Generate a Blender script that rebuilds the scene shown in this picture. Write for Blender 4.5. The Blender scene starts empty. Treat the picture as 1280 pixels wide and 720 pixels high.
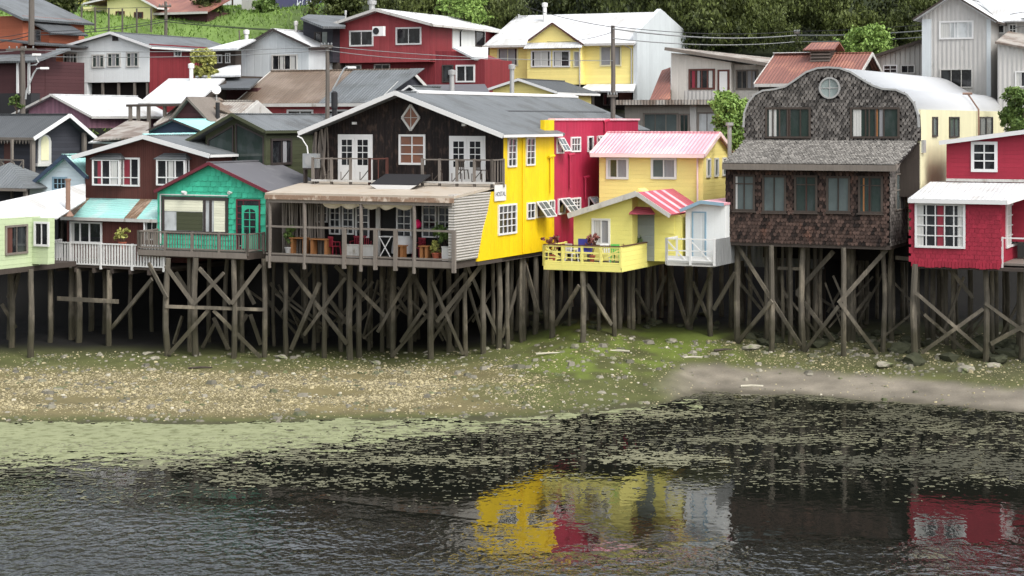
import bpy, math, random
import numpy as np
from mathutils import Vector, noise as mnoise
random.seed(7); np.random.seed(7)
R = math.radians
S = bpy.context.scene
C = S.collection
# ------------------------------------------------------------------ camera
F, HZ, CH = 2300.0, 150.0, 12.0          # focal length in px of a 1280 wide picture, horizon row, eye height
cd = bpy.data.cameras.new("camera"); cam = bpy.data.objects.new("camera", cd); C.objects.link(cam)
cam.location = (0, 0, CH); cam.rotation_euler = (R(90), 0, 0)
cd.sensor_width = 36; cd.lens = 36*F/1280; cd.shift_y = -(360-HZ)/1280
cd.clip_start = 1; cd.clip_end = 3000
S.camera = cam
# ------------------------------------------------------------------ light
SUN_EL, SUN_AZ = 52, 40                   # azimuth: degrees to the right of straight behind the camera
w = bpy.data.worlds.new("World"); S.world = w; w.use_nodes = True
nt = w.node_tree; bg = nt.nodes["Background"]
sky = nt.nodes.new("ShaderNodeTexSky"); sky.sky_type = 'NISHITA'; sky.sun_disc = False
sky.sun_elevation = R(SUN_EL); sky.sun_rotation = R(180-SUN_AZ); sky.dust_density = 4; sky.air_density = 1.2
hs = nt.nodes.new("ShaderNodeHueSaturation"); hs.inputs['Saturation'].default_value = .3
nt.links.new(sky.outputs[0], hs.inputs['Color']); nt.links.new(hs.outputs[0], bg.inputs[0])
bg.inputs[1].default_value = 0.15
sd = bpy.data.lights.new("sun", 'SUN'); so = bpy.data.objects.new("sun", sd); C.objects.link(so)
sd.energy = .7; sd.angle = R(16); sd.color = (1, .97, .92)
so.rotation_euler = (R(90-SUN_EL), 0, R(SUN_AZ))
S.view_settings.view_transform = 'Standard'; S.view_settings.look = 'None'
S.view_settings.exposure = 1.0; S.view_settings.gamma = 1
try: S.view_settings.use_curve_mapping = False
except Exception: pass

# ------------------------------------------------------------------ materials
MATS = {}
def mk(name, col, rough=.75, spec=.3, board=None, pitch=.15, prof='lap', depth=.02, vary=.12, noise=.15, nscale=1.2,
       streak=0, island=0, stain=None, metal=0, fine=.08, attr=None, nstretch=(1, 1, 1)):
    m = bpy.data.materials.new(name); m.use_nodes = True; MATS[name] = m
    n = m.node_tree.nodes; l = m.node_tree.links; p = n['Principled BSDF']
    def math_(op, a, b=None, c=None):
        x = n.new('ShaderNodeMath'); x.operation = op
        for i, q in enumerate((a, b, c)):
            if q is None: continue
            if isinstance(q, (int, float)): x.inputs[i].default_value = q
            else: l.new(q, x.inputs[i])
        return x.outputs[0]
    tc = n.new('ShaderNodeTexCoord'); sp = n.new('ShaderNodeSeparateXYZ'); l.new(tc.outputs['Object'], sp.inputs[0])
    def noi(scale, stretch=(1, 1, 1), det=4):
        mp = n.new('ShaderNodeMapping'); l.new(tc.outputs['Object'], mp.inputs[0]); mp.inputs['Scale'].default_value = stretch
        t = n.new('ShaderNodeTexNoise'); l.new(mp.outputs[0], t.inputs['Vector']); t.inputs['Scale'].default_value = scale
        t.inputs['Detail'].default_value = det; t.inputs['Roughness'].default_value = .6
        return t.outputs['Fac']
    fac = math_('MULTIPLY_ADD', noi(nscale, nstretch), 2*noise, 1-noise)
    fac = math_('MULTIPLY', fac, math_('MULTIPLY_ADD', noi(14), 2*fine, 1-fine))
    if streak: fac = math_('MULTIPLY', fac, math_('MULTIPLY_ADD', noi(3.5, (3, 3, .25)), 2*streak, 1-streak))
    if island:
        g = n.new('ShaderNodeNewGeometry')
        fac = math_('MULTIPLY', fac, math_('MULTIPLY_ADD', g.outputs['Random Per Island'], 2*island, 1-island))
    h = noi(25, det=2); hd = .004
    if board:
        co = {'z': sp.outputs[2], 'x': sp.outputs[0], 'y': sp.outputs[1], 'xy': math_('ADD', sp.outputs[0], sp.outputs[1])}[board]
        t = math_('DIVIDE', co, pitch); fr = math_('FRACT', t); fl = math_('FLOOR', t)
        wn = n.new('ShaderNodeTexWhiteNoise'); wn.noise_dimensions = '1D'; l.new(fl, wn.inputs['W'])
        if vary: fac = math_('MULTIPLY', fac, math_('MULTIPLY_ADD', wn.outputs['Value'], 2*vary, 1-vary))
        if prof == 'lap': hh = math_('SUBTRACT', 1, fr)
        elif prof == 'corr': hh = math_('MULTIPLY_ADD', math_('SINE', math_('MULTIPLY', t, 2*math.pi)), .5, .5)
        else: hh = math_('MINIMUM', math_('MULTIPLY', math_('MINIMUM', fr, math_('SUBTRACT', 1, fr)), 9), 1)
        h = math_('MULTIPLY_ADD', h, .12, hh); hd = depth
    bp = n.new('ShaderNodeBump'); bp.inputs['Distance'].default_value = hd; bp.inputs['Strength'].default_value = 1
    l.new(h, bp.inputs['Height']); l.new(bp.outputs[0], p.inputs['Normal'])
    if attr:
        a = n.new('ShaderNodeVertexColor'); a.layer_name = attr; base = a.outputs[0]
    else:
        rgb = n.new('ShaderNodeRGB'); rgb.outputs[0].default_value = (*col, 1); base = rgb.outputs[0]
    if stain:
        sc, amt, scale = stain
        mx = n.new('ShaderNodeMix'); mx.data_type = 'RGBA'
        s_ = math_('MULTIPLY', math_('GREATER_THAN', noi(scale, (1, 1, .5), 6), 1-amt), .8)
        ss = n.new('ShaderNodeMapRange'); l.new(noi(scale, (1, 1, .5), 6), ss.inputs[0])
        ss.inputs[1].default_value = 1-amt-.06; ss.inputs[2].default_value = 1-amt+.06; ss.inputs[4].default_value = .85
        l.new(ss.outputs[0], mx.inputs[0]); l.new(base, mx.inputs[6]); mx.inputs[7].default_value = (*sc, 1); base = mx.outputs[2]
    vm = n.new('ShaderNodeVectorMath'); vm.operation = 'SCALE'; l.new(base, vm.inputs[0]); l.new(fac, vm.inputs['Scale'])
    l.new(vm.outputs[0], p.inputs['Base Color'])
    p.inputs['Roughness'].default_value = rough; p.inputs['Specular IOR Level'].default_value = spec; p.inputs['Metallic'].default_value = metal
    return m
def srgb(r, g, b):
    f = lambda c: (c/255/12.92) if c/255 <= .04045 else ((c/255+.055)/1.055)**2.4
    return (f(r), f(g), f(b))
# timber
mk('pile', srgb(86, 81, 72), streak=.4, island=.5, noise=.45, rough=.9, stain=(srgb(122, 114, 100), .42, 1.3), nstretch=(1, 1, .5))
mk('grey_timber', srgb(112, 105, 98), streak=.3, island=.3, noise=.2, rough=.9)
mk('dark_timber', srgb(66, 59, 54), streak=.3, island=.3, rough=.9)
mk('orange_timber', srgb(150, 102, 62), island=.2, rough=.7)
mk('red_brown_timber', srgb(84, 52, 46), island=.2, rough=.6)
mk('white_paint', (.64, .64, .63), rough=.5, noise=.05, fine=.03, island=.06)
mk('dirty_white', (.46, .45, .425), rough=.6, streak=.2, island=.15, stain=(srgb(120, 110, 96), .35, 2))
mk('dark_frame', srgb(62, 56, 54), rough=.5)
mk('pale_pink_paint', srgb(236, 208, 206), rough=.5, noise=.05)
def tide(name):
    m = MATS[name]; n = m.node_tree.nodes; l = m.node_tree.links; p = n['Principled BSDF']; old = p.inputs['Base Color'].links[0].from_socket
    g = n.new('ShaderNodeNewGeometry'); sp = n.new('ShaderNodeSeparateXYZ'); l.new(g.outputs['Position'], sp.inputs[0])
    t = n.new('ShaderNodeTexNoise'); t.inputs['Scale'].default_value = 1.6; t.inputs['Detail'].default_value = 4; l.new(g.outputs['Position'], t.inputs['Vector'])
    a = n.new('ShaderNodeMath'); a.operation = 'MULTIPLY_ADD'; l.new(t.outputs['Fac'], a.inputs[0]); a.inputs[1].default_value = 2.6; l.new(sp.outputs[2], a.inputs[2])
    r_ = n.new('ShaderNodeMapRange'); l.new(a.outputs[0], r_.inputs[0]); r_.inputs[1].default_value = 4.2; r_.inputs[2].default_value = 3.2; r_.inputs[4].default_value = .7
    mx = n.new('ShaderNodeMix'); mx.data_type = 'RGBA'; l.new(r_.outputs[0], mx.inputs[0]); l.new(old, mx.inputs[6]); mx.inputs[7].default_value = (*srgb(50, 48, 30), 1); l.new(mx.outputs[2], p.inputs['Base Color'])
tide('pile')
# cladding
mk('black_boards', srgb(28, 21, 20), board='xy', pitch=.16, prof='groove', depth=.02, vary=.35, streak=.3, rough=.6, spec=.25, stain=(srgb(66, 52, 44), .42, 4))
mk('charcoal_boards', srgb(52, 53, 60), board='z', pitch=.2, depth=.02, rough=.7)
mk('brown_boards', srgb(84, 46, 40), board='xy', pitch=.12, prof='groove', depth=.01, vary=.1, streak=.12, rough=.65)
mk('olive_boards', srgb(66, 70, 50), board='z', pitch=.2, depth=.015, rough=.6)
mk('yellow_boards', srgb(226, 192, 22), board='xy', pitch=.42, prof='groove', depth=.01, vary=.06, noise=.12, streak=.1, rough=.55, stain=(srgb(206, 176, 34), .36, 1.4))
mk('crimson_boards', srgb(160, 40, 68), board='xy', pitch=.42, prof='groove', depth=.01, vary=.06, noise=.16, streak=.14, rough=.55, stain=(srgb(140, 40, 62), .36, 1.4))
mk('yellow_wall', srgb(238, 221, 140), board='z', pitch=.2, prof='lap', depth=.01, vary=.03, noise=.06, rough=.6)
mk('lemon_wall', srgb(222, 214, 124), board='z', pitch=.22, prof='lap', depth=.006, vary=.02, noise=.08, rough=.6, stain=(srgb(204, 192, 110), .3, 1.2))
mk('white_wall', srgb(220, 223, 222), board='xy', pitch=.3, prof='groove', depth=.006, vary=.03, noise=.05, rough=.5)
mk('pale_blue_siding', srgb(208, 222, 228), board='z', pitch=.22, prof='lap', depth=.03, vary=.03, noise=.06, rough=.6)
mk('mint_siding', srgb(172, 186, 150), board='z', pitch=.24, prof='lap', depth=.03, vary=.04, noise=.1, streak=.08, rough=.6)
mk('cream_wall', srgb(210, 205, 170), board='xy', pitch=.6, prof='groove', depth=.006, vary=.04, noise=.1, streak=.08, rough=.6)
mk('hill_cream', srgb(226, 222, 160), noise=.08, streak=.08)
mk('red_boards', srgb(150, 66, 70), board='xy', pitch=.25, prof='groove', depth=.012, vary=.08, noise=.12, streak=.15, rough=.6)
mk('deep_red_boards', srgb(122, 44, 50), board='xy', pitch=.2, prof='groove', depth=.015, vary=.1, noise=.12, streak=.12, rough=.6)
mk('right_red', srgb(146, 38, 56), rough=.6, island=.13, noise=.12, streak=.1)
mk('right_red_boards', srgb(146, 38, 56), board='z', pitch=.2, prof='lap', depth=.012, vary=.06, noise=.1, streak=.1, rough=.6)
mk('maroon_boards', srgb(70, 42, 44), board='z', pitch=.22, prof='lap', depth=.02, rough=.7)
mk('orange_boards', srgb(154, 88, 64), board='z', pitch=.18, prof='lap', depth=.02, vary=.08, noise=.1, streak=.1, rough=.7)
mk('mauve_boards', srgb(142, 106, 120), board='xy', pitch=.15, prof='groove', depth=.012, vary=.15, streak=.2, rough=.8)
mk('weathered_white', srgb(196, 192, 184), board='xy', pitch=.5, prof='groove', depth=.01, vary=.06, noise=.12, streak=.15, rough=.8, stain=(srgb(140, 130, 116), .33, 1.3))
mk('grey_sheet', srgb(182, 180, 176), board='xy', pitch=.26, prof='corr', depth=.03, vary=.03, noise=.1, streak=.1, rough=.6, stain=(srgb(138, 136, 130), .35, 1))
mk('light_grey_sheet', srgb(196, 202, 204), board='xy', pitch=.6, prof='groove', depth=.01, vary=.04, noise=.08, streak=.1, rough=.5)
mk('batten_grey', srgb(176, 174, 168), board='xy', pitch=.3, prof='groove', depth=.05, vary=.12, noise=.1, streak=.2, rough=.8)
mk('zinc_horizontal', srgb(164, 160, 154), board='z', pitch=.125, prof='corr', depth=.032, vary=.05, noise=.15, streak=.1, rough=.5, spec=.5, stain=(srgb(150, 130, 112), .3, 2))
mk('zinc_vertical', srgb(128, 130, 130), board='xy', pitch=.24, prof='corr', depth=.04, vary=.1, noise=.2, streak=.2, rough=.55)
mk('concrete', srgb(150, 146, 138), noise=.2, streak=.25, rough=.9)
mk('navy_boards', srgb(52, 66, 84), board='z', pitch=.2, rough=.7)
mk('emerald_shingle', srgb(62, 178, 144), island=.14, noise=.1, rough=.55, fine=.05)
mk('emerald_plain', srgb(60, 174, 140), rough=.6)
mk('dark_shingle', srgb(98, 94, 90), island=.65, noise=.3, rough=.8, streak=.15)
mk('brown_shingle', srgb(66, 52, 46), island=.85, noise=.25, rough=.8, stain=(srgb(88, 60, 48), .36, .9))
mk('roof_shingle', srgb(124, 121, 116), island=.38, noise=.2, rough=.85)
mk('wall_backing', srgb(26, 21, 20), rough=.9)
# roofs
def roof(name, rgb, axis='y', stain=None, noise=.1, rough=.5, pitch=.2, vary=.09, depth=.035, streak=.12):
    return mk(name, srgb(*rgb), board=axis, pitch=pitch, prof='corr', depth=depth, vary=vary, noise=noise, rough=rough, stain=stain, streak=streak, nscale=.6)
for ax in 'xy':
    roof('grey_roof_'+ax, (104, 108, 110), ax, stain=(srgb(86, 88, 88), .45, .5), noise=.14)
    roof('white_roof_'+ax, (204, 206, 207), ax, noise=.1, stain=(srgb(176, 174, 170), .42, .6), depth=.012)
    roof('slate_roof_'+ax, (80, 83, 85), ax)
    roof('tan_roof_'+ax, (124, 110, 97), ax, stain=(srgb(104, 88, 74), .5, .4), noise=.15)
    roof('rust_roof_'+ax, (128, 86, 76), ax, stain=(srgb(150, 104, 88), .45, .6), noise=.2)
    roof('pink_roof_'+ax, (232, 170, 180), ax, stain=(srgb(238, 196, 200), .48, .5), noise=.1)
    roof('old_roof_'+ax, (160, 154, 146), ax, stain=(srgb(112, 96, 84), .48, .8), noise=.2)
roof('red_roof', (178, 84, 98), 'y', noise=.12)
roof('teal_roof', (148, 198, 192), 'y', noise=.1, stain=(srgb(170, 200, 196), .45, .8))
roof('teal_roof_rear', (158, 214, 210), 'x', noise=.08)
roof('roof_cap_brown', (150, 130, 112), 'x', noise=.25, stain=(srgb(112, 88, 68), .5, 1.5))
mk('tar_roof', srgb(94, 94, 98), noise=.1, rough=.7, nscale=.6, stain=(srgb(110, 110, 112), .4, .6))
mk('terrace_cover', srgb(172, 162, 148), noise=.12, rough=.6, stain=(srgb(164, 148, 128), .4, 1.4), nstretch=(1, 1, 1))
mk('weathered_fascia', srgb(140, 116, 98), noise=.4, rough=.9, nscale=2.5, stain=(srgb(206, 192, 176), .42, 3), nstretch=(1, 1, 4), fine=.2)
mk('curved_metal', srgb(196, 198, 200), noise=.06, rough=.35, spec=.5, nscale=.5)
# misc
def glass(name, col, rough=.06, spec=.6):
    m = mk(name, col, rough=rough, spec=spec, noise=.3, nscale=1.3, fine=0, stain=((col[0]*.6+.03, col[1]*.6+.034, col[2]*.6+.036), .46, 1.6))  # paler patches painted into the pane colour as reflected interior variety
    for nd in list(m.node_tree.nodes):
        if nd.type == 'BUMP': m.node_tree.nodes.remove(nd)
    return m
glass('glass', (.012, .013, .015)); glass('pale_glass', srgb(88, 98, 97), rough=.1); glass('green_glass', srgb(46, 58, 54))
glass('brown_glass', srgb(124, 84, 66), rough=.2); glass('round_glass', srgb(140, 152, 150), rough=.15); glass('milk_glass', srgb(186, 190, 190), rough=.3)
mk('curtain_white', srgb(184, 184, 180), noise=.15, nstretch=(6, 6, .3), rough=.9)
mk('curtain_red', srgb(132, 50, 62), noise=.2, nstretch=(6, 6, .3), rough=.9)
mk('curtain_grey', srgb(138, 138, 140), noise=.2, nstretch=(6, 6, .3), rough=.9)
mk('shutter_cream', srgb(206, 206, 184), board='z', pitch=.13, prof='lap', depth=.03, rough=.5)
mk('door_grey', srgb(128, 134, 130), board='z', pitch=.5, prof='groove', depth=.01, rough=.6)
mk('door_black', (.01, .01, .01)); mk('pipe_brown', srgb(132, 106, 92), noise=.25); mk('pipe_metal', srgb(170, 170, 168), rough=.4, metal=.3)
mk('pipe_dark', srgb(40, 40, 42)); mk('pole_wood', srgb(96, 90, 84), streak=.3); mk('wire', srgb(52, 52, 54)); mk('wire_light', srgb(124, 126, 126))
mk('plastic_white', (.75, .75, .74), rough=.4, noise=.03); mk('plastic_green', srgb(90, 190, 90), rough=.4); mk('blue_fabric', srgb(60, 62, 140))
mk('red_metal', srgb(140, 40, 56), rough=.4); mk('magenta', srgb(220, 30, 96)); mk('steel', srgb(170, 172, 172), rough=.4, metal=.5)
mk('sailcloth', srgb(226, 216, 200), rough=.9, noise=.08); mk('trim_blue', srgb(132, 160, 176)); mk('maroon_trim', srgb(104, 44, 54))
mk('lettering', srgb(84, 84, 92)); mk('mural_purple', srgb(84, 84, 116), noise=.25, nscale=.8); mk('mural_white', srgb(220, 224, 232)); mk('terracotta', srgb(152, 82, 60))
mk('tarp', srgb(70, 72, 110))
# vegetation
def leafmat(name, c1, c2):
    m = bpy.data.materials.new(name); m.use_nodes = True; MATS[name] = m
    n = m.node_tree.nodes; l = m.node_tree.links; p = n['Principled BSDF']
    g = n.new('ShaderNodeNewGeometry'); cr = n.new('ShaderNodeValToRGB')
    cr.color_ramp.elements[0].color = (*c1, 1); cr.color_ramp.elements[1].color = (*c2, 1)
    tc = n.new('ShaderNodeTexCoord'); t = n.new('ShaderNodeTexNoise'); t.inputs['Scale'].default_value = .22; t.inputs['Detail'].default_value = 5
    l.new(tc.outputs['Object'], t.inputs['Vector'])
    a = n.new('ShaderNodeMath'); a.operation = 'MULTIPLY_ADD'; l.new(t.outputs['Fac'], a.inputs[0]); a.inputs[1].default_value = 2.2; a.inputs[2].default_value = -.85
    b = n.new('ShaderNodeMath'); b.operation = 'MULTIPLY_ADD'; l.new(g.outputs['Random Per Island'], b.inputs[0]); b.inputs[1].default_value = .6; l.new(a.outputs[0], b.inputs[2])
    l.new(b.outputs[0], cr.inputs[0]); l.new(cr.outputs[0], p.inputs['Base Color']); p.inputs['Roughness'].default_value = .6; p.inputs['Specular IOR Level'].default_value = .25
leafmat('leaf_dark', (.006, .011, .004), (.1, .125, .03)); leafmat('leaf_mid', (.05, .09, .025), (.16, .24, .06)); leafmat('leaf_yellow', (.16, .17, .04), (.42, .42, .12))
leafmat('leaf_bright', (.09, .16, .035), (.26, .38, .09)); leafmat('grass_leaf', (.09, .16, .03), (.16, .25, .05)); leafmat('leaf_red', (.12, .03, .03), (.25, .1, .08))
leafmat('leaf_conifer', (.012, .03, .02), (.035, .065, .045))
mk('bark', srgb(80, 68, 58), streak=.3)
mk('stone', srgb(120, 116, 104), island=.4, noise=.3, rough=.9, stain=(srgb(84, 92, 56), .45, .8))
mk('pebble', srgb(148, 139, 110), island=.6, noise=.2, rough=.9)
mk('shell_litter', srgb(172, 167, 150), island=.2, rough=.7)
mk('mossy_stone', srgb(50, 52, 38), island=.4, noise=.3, rough=.95)

# ------------------------------------------------------------------ mesh builder
class B:
    def __init__(s, m=None): s.v = []; s.f = []; s.m = m
    def add(s, vs, fs, raw=False):
        k = len(s.v)
        s.v += [tuple(q) if (raw or s.m is None) else tuple(s.m(*q)) for q in vs]; s.f += [tuple(k+i for i in f) for f in fs]; return s
    def box(s, x0, x1, y0, y1, z0, z1):
        return s.add([(x, y, z) for z in (z0, z1) for y in (y0, y1) for x in (x0, x1)],
                     [(0, 2, 3, 1), (4, 5, 7, 6), (0, 1, 5, 4), (2, 6, 7, 3), (0, 4, 6, 2), (1, 3, 7, 5)])
    def prism(s, poly, y0, y1):            # poly in (x, z), extruded along y
        n = len(poly)
        return s.add([(x, y0, z) for x, z in poly]+[(x, y1, z) for x, z in poly],
                     [tuple(range(n)), tuple(range(2*n-1, n-1, -1))]+[(i, i+n, (i+1) % n+n, (i+1) % n) for i in range(n)])
    def prismx(s, poly, x0, x1):           # poly in (y, z), extruded along x
        n = len(poly)
        return s.add([(x0, y, z) for y, z in poly]+[(x1, y, z) for y, z in poly],
                     [tuple(range(n-1, -1, -1)), tuple(range(n, 2*n))]+[(i, (i+1) % n, (i+1) % n+n, i+n) for i in range(n)])
    def slab(s, pts, t, down=None):        # polygon with thickness t along -normal or a given vector
        P_ = [Vector(p) for p in pts]; nn = (P_[1]-P_[0]).cross(P_[2]-P_[0]).normalized()
        if nn.z < 0: nn = -nn
        d = -nn*t if down is None else Vector(down)*t
        n = len(P_)
        return s.add(P_+[p+d for p in P_], [tuple(range(n)), tuple(range(2*n-1, n-1, -1))]+[(i, i+n, (i+1) % n+n, (i+1) % n) for i in range(n)])
    def bar(s, p, q, w_, h_, roll=0):
        p = Vector(p); q = Vector(q); d = (q-p).normalized()
        up = Vector((0, 0, 1)) if abs(d.z) < .95 else Vector((0, 1, 0))
        a = d.cross(up).normalized(); b = a.cross(d)
        c = [a*sx*w_/2+b*sz*h_/2 for sx, sz in ((-1, -1), (1, -1), (1, 1), (-1, 1))]
        return s.add([p+e for e in c]+[q+e for e in c], [(0, 3, 2, 1), (4, 5, 6, 7), (0, 1, 5, 4), (1, 2, 6, 5), (2, 3, 7, 6), (3, 0, 4, 7)])
    def tube(s, pts, r, n=8, r1=None, caps=True, wob=0):
        pts = [Vector(p) for p in pts]; vs = []; fs = []; m = len(pts)
        for i, p in enumerate(pts):
            d = (pts[min(i+1, m-1)]-pts[max(i-1, 0)]).normalized()
            up = Vector((0, 0, 1)) if abs(d.z) < .9 else Vector((0, 1, 0))
            a = d.cross(up).normalized(); b = a.cross(d); rr = r if r1 is None else r+(r1-r)*i/(m-1)
            for k in range(n):
                t = 2*math.pi*k/n; q = rr*(1+random.uniform(-wob, wob)); vs.append(p+a*math.cos(t)*q+b*math.sin(t)*q)
        for i in range(m-1):
            for k in range(n): fs.append((i*n+k, i*n+(k+1) % n, (i+1)*n+(k+1) % n, (i+1)*n+k))
        if caps: fs += [tuple(range(n-1, -1, -1)), tuple(range((m-1)*n, m*n))]
        return s.add(vs, fs)
    def lathe(s, cx, cy, prof, n=12):
        vs = []; fs = []
        for r, z in prof:
            for k in range(n): t = 2*math.pi*k/n; vs.append((cx+r*math.cos(t), cy+r*math.sin(t), z))
        for i in range(len(prof)-1):
            for k in range(n): fs.append((i*n+k, i*n+(k+1) % n, (i+1)*n+(k+1) % n, (i+1)*n+k))
        fs += [tuple(range(n-1, -1, -1)), tuple(range((len(prof)-1)*n, len(prof)*n))]
        return s.add(vs, fs)
def mesh_obj(name, v, f, mat, parent=None, smooth=False):
    me = bpy.data.meshes.new(name); me.from_pydata(v, [], f); me.materials.append(MATS[mat])
    if smooth: me.polygons.foreach_set('use_smooth', [True]*len(me.polygons))
    o = bpy.data.objects.new(name, me); C.objects.link(o)
    if parent: o.parent = parent
    return o
def tag(o, label=None, cat=None, group=None, kind=None):
    if label: o['label'] = label
    if cat: o['category'] = cat
    if group: o['group'] = group
    if kind: o['kind'] = kind
    return o
def copy_tree(o, parent=None):
    c = o.copy(); C.objects.link(c)
    if parent: c.parent = parent
    for ch in list(o.children): copy_tree(ch, c)
    return c
def P(px, py, Y): return Vector(((px-640)*Y/F, Y, CH-(py-HZ)*Y/F))
TH = R(25)
class H:
    """A thing with its own local frame: x along the facade, y back, z up (absolute heights, base subtracted at build)."""
    def __init__(s, name, label, cat, px, Y, zb, th=TH, group=None):
        s.O = Vector(((px-640)*Y/F, Y, 0)); s.th = th; s.zb = zb
        s.ux = Vector((math.cos(th), -math.sin(th), 0)); s.n = Vector((math.sin(th), math.cos(th), 0))
        s.e = bpy.data.objects.new(name, None); C.objects.link(s.e); s.e.location = (s.O.x, s.O.y, zb); s.e.rotation_euler = (0, 0, -th)
        s.e.empty_display_size = .2
        tag(s.e, label, cat, group)
    def loc(s, W): d = Vector(W)-s.O; return Vector((d.dot(s.ux), d.dot(s.n), W[2]))
    def world(s, u, v, z): return s.O+s.ux*u+s.n*v+Vector((0, 0, z))
    def hit(s, px, py, pt, nrm):             # pixel ray against a world plane, answered in local coordinates
        d = Vector(((px-640)/F, 1, -(py-HZ)/F)); c = Vector((0, 0, CH)); t = (pt-c).dot(nrm)/d.dot(nrm); return s.loc(c+d*t)
    def fz(s, px, py, v=0): q = s.hit(px, py, s.O+s.n*v, s.n); return q.x, q.z
    def sz(s, px, py, u=0): q = s.hit(px, py, s.O+s.ux*u, s.ux); return q.y, q.z
    def frect(s, x0, y0, x1, y1, v=0):
        xm, ym = (x0+x1)/2, (y0+y1)/2
        return s.fz(x0, ym, v)[0], s.fz(x1, ym, v)[0], s.fz(xm, y1, v)[1], s.fz(xm, y0, v)[1]
    def srect(s, x0, y0, x1, y1, u=0):
        xm, ym = (x0+x1)/2, (y0+y1)/2
        return s.sz(x0, ym, u)[0], s.sz(x1, ym, u)[0], s.sz(xm, y1, u)[1], s.sz(xm, y0, u)[1]
    def put(s, name, b, mat, parent=None, label=None, smooth=False):
        o = mesh_obj(name, [(x, y, z-s.zb) for x, y, z in b.v], b.f, mat, parent or s.e, smooth)
        if label: o['label'] = label
        return o
    def pl(s, tri, poly):                    # polygon given in pixels on the plane through three (px, py, Y) points
        a, b, c = [P(*t) for t in tri]; nr = (b-a).cross(c-a)
        return [s.hit(x, y, a, nr) for x, y in poly]
def mf(v=0): return lambda a, o, z: (a, v-o, z)
def ms(u=0): return lambda a, o, z: (u+o, a, z)

def window(h, m, r, cols=2, rows=1, mat='white_paint', fr=.07, mu=.035, pane='glass', cur=None, splits=None, dep=.07, name='window', sill=False, hlines=None, label=None):
    a0, a1, z0, z1 = r; b = B(m)
    b.box(a0, a1, 0, dep, z1-fr, z1); b.box(a0, a1, 0, dep, z0, z0+fr); b.box(a0, a0+fr, 0, dep, z0+fr, z1-fr); b.box(a1-fr, a1, 0, dep, z0+fr, z1-fr)
    A0, A1, Z0, Z1 = a0+fr, a1-fr, z0+fr, z1-fr
    xs = splits if splits else [i/cols for i in range(1, cols)]
    for i, t in enumerate(xs): x = A0+(A1-A0)*t; b.box(x-mu/2, x+mu/2, .012, dep-.01, Z0, Z1)
    for t in (hlines if hlines else [i/rows for i in range(1, rows)]): z = Z0+(Z1-Z0)*t; b.box(A0, A1, .012, dep-.018, z-mu/2, z+mu/2)
    if sill: b.box(a0-.06, a1+.06, 0, dep+.06, z0-.05, z0)
    o = h.put(name, b, mat, label=label)
    h.put('pane', B(m).box(A0, A1, .003, .012, Z0, Z1), pane, o)
    if cur:
        for (t0, t1, cm) in cur:
            c = B(m); n = max(3, int((t1-t0)*(A1-A0)/.06)); pts = []
            for i in range(n+1):
                x = A0+(A1-A0)*(t0+(t1-t0)*i/n); pts.append((x, .016+.008*(i % 2)))
            for (x, o1), (x2, o2) in zip(pts, pts[1:]): c.add([(x, o1, Z0), (x2, o2, Z0), (x2, o2, Z1), (x, o1, Z1)], [(0, 1, 2, 3)])
            h.put('curtain', c, cm, o)
    return o
def wf(h, x0, y0, x1, y1, v=0, **k): return window(h, mf(v), h.frect(x0, y0, x1, y1, v), **k)
def ws(h, x0, y0, x1, y1, u=0, **k): return window(h, ms(u), h.srect(x0, y0, x1, y1, u), **k)

def gable(h, wl, wr, bot, eL, ap, eR, L, wall, rmat, trim='white_paint', over=.4, t=.12, v=0, back=.3, trimw=.22, gut=False):
    """front-facing gable: wl, wr wall pixel columns; bot pixel row; eL, ap, eR roof edge pixels on the plane v-over."""
    uL = h.fz(wl, bot, v)[0]; uR = h.fz(wr, bot, v)[0]; zb = h.fz((wl+wr)/2, bot, v)[1]
    a, l, r = h.fz(*ap, v-over), h.fz(*eL, v-over), h.fz(*eR, v-over)
    zl = lambda u: (l[1]+(a[1]-l[1])*(u-l[0])/(a[0]-l[0]) if u < a[0] else r[1]+(a[1]-r[1])*(u-r[0])/(a[0]-r[0]))-t-.01
    poly = [(uL, zb), (uR, zb), (uR, zl(uR)), (a[0], zl(a[0])), (uL, zl(uL))]
    h.put('wall', B().prism(poly, v, v+L), wall)
    b = B(); y0, y1 = v-over, v+L+back
    b.slab([(l[0], y0, l[1]), (a[0], y0, a[1]), (a[0], y1, a[1]), (l[0], y1, l[1])], t)
    b.slab([(a[0]+.002, y0, a[1]), (r[0], y0, r[1]), (r[0], y1, r[1]), (a[0]+.002, y1, a[1])], t)
    b.box(a[0]-.15, a[0]+.15, y0, y1, a[1]-.03, a[1]+.03)
    ro = h.put('roof', b, rmat)
    if trim:
        b = B(); dz = trimw/2-.03
        b.bar((l[0], y0-.03, l[1]-dz), (a[0], y0-.03, a[1]-dz), .05, trimw); b.bar((a[0], y0-.035, a[1]-dz), (r[0], y0-.035, r[1]-dz), .05, trimw)
        h.put('bargeboard', b, trim, ro)
        g = B(); g.box(r[0], r[0]+.05, y0, y1, r[1]-.15, r[1]-.02); h.put('fascia', g, trim, ro)
    return dict(uL=uL, uR=uR, zb=zb, a=a, l=l, r=r, poly=poly, zl=zl, roof=ro)
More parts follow.
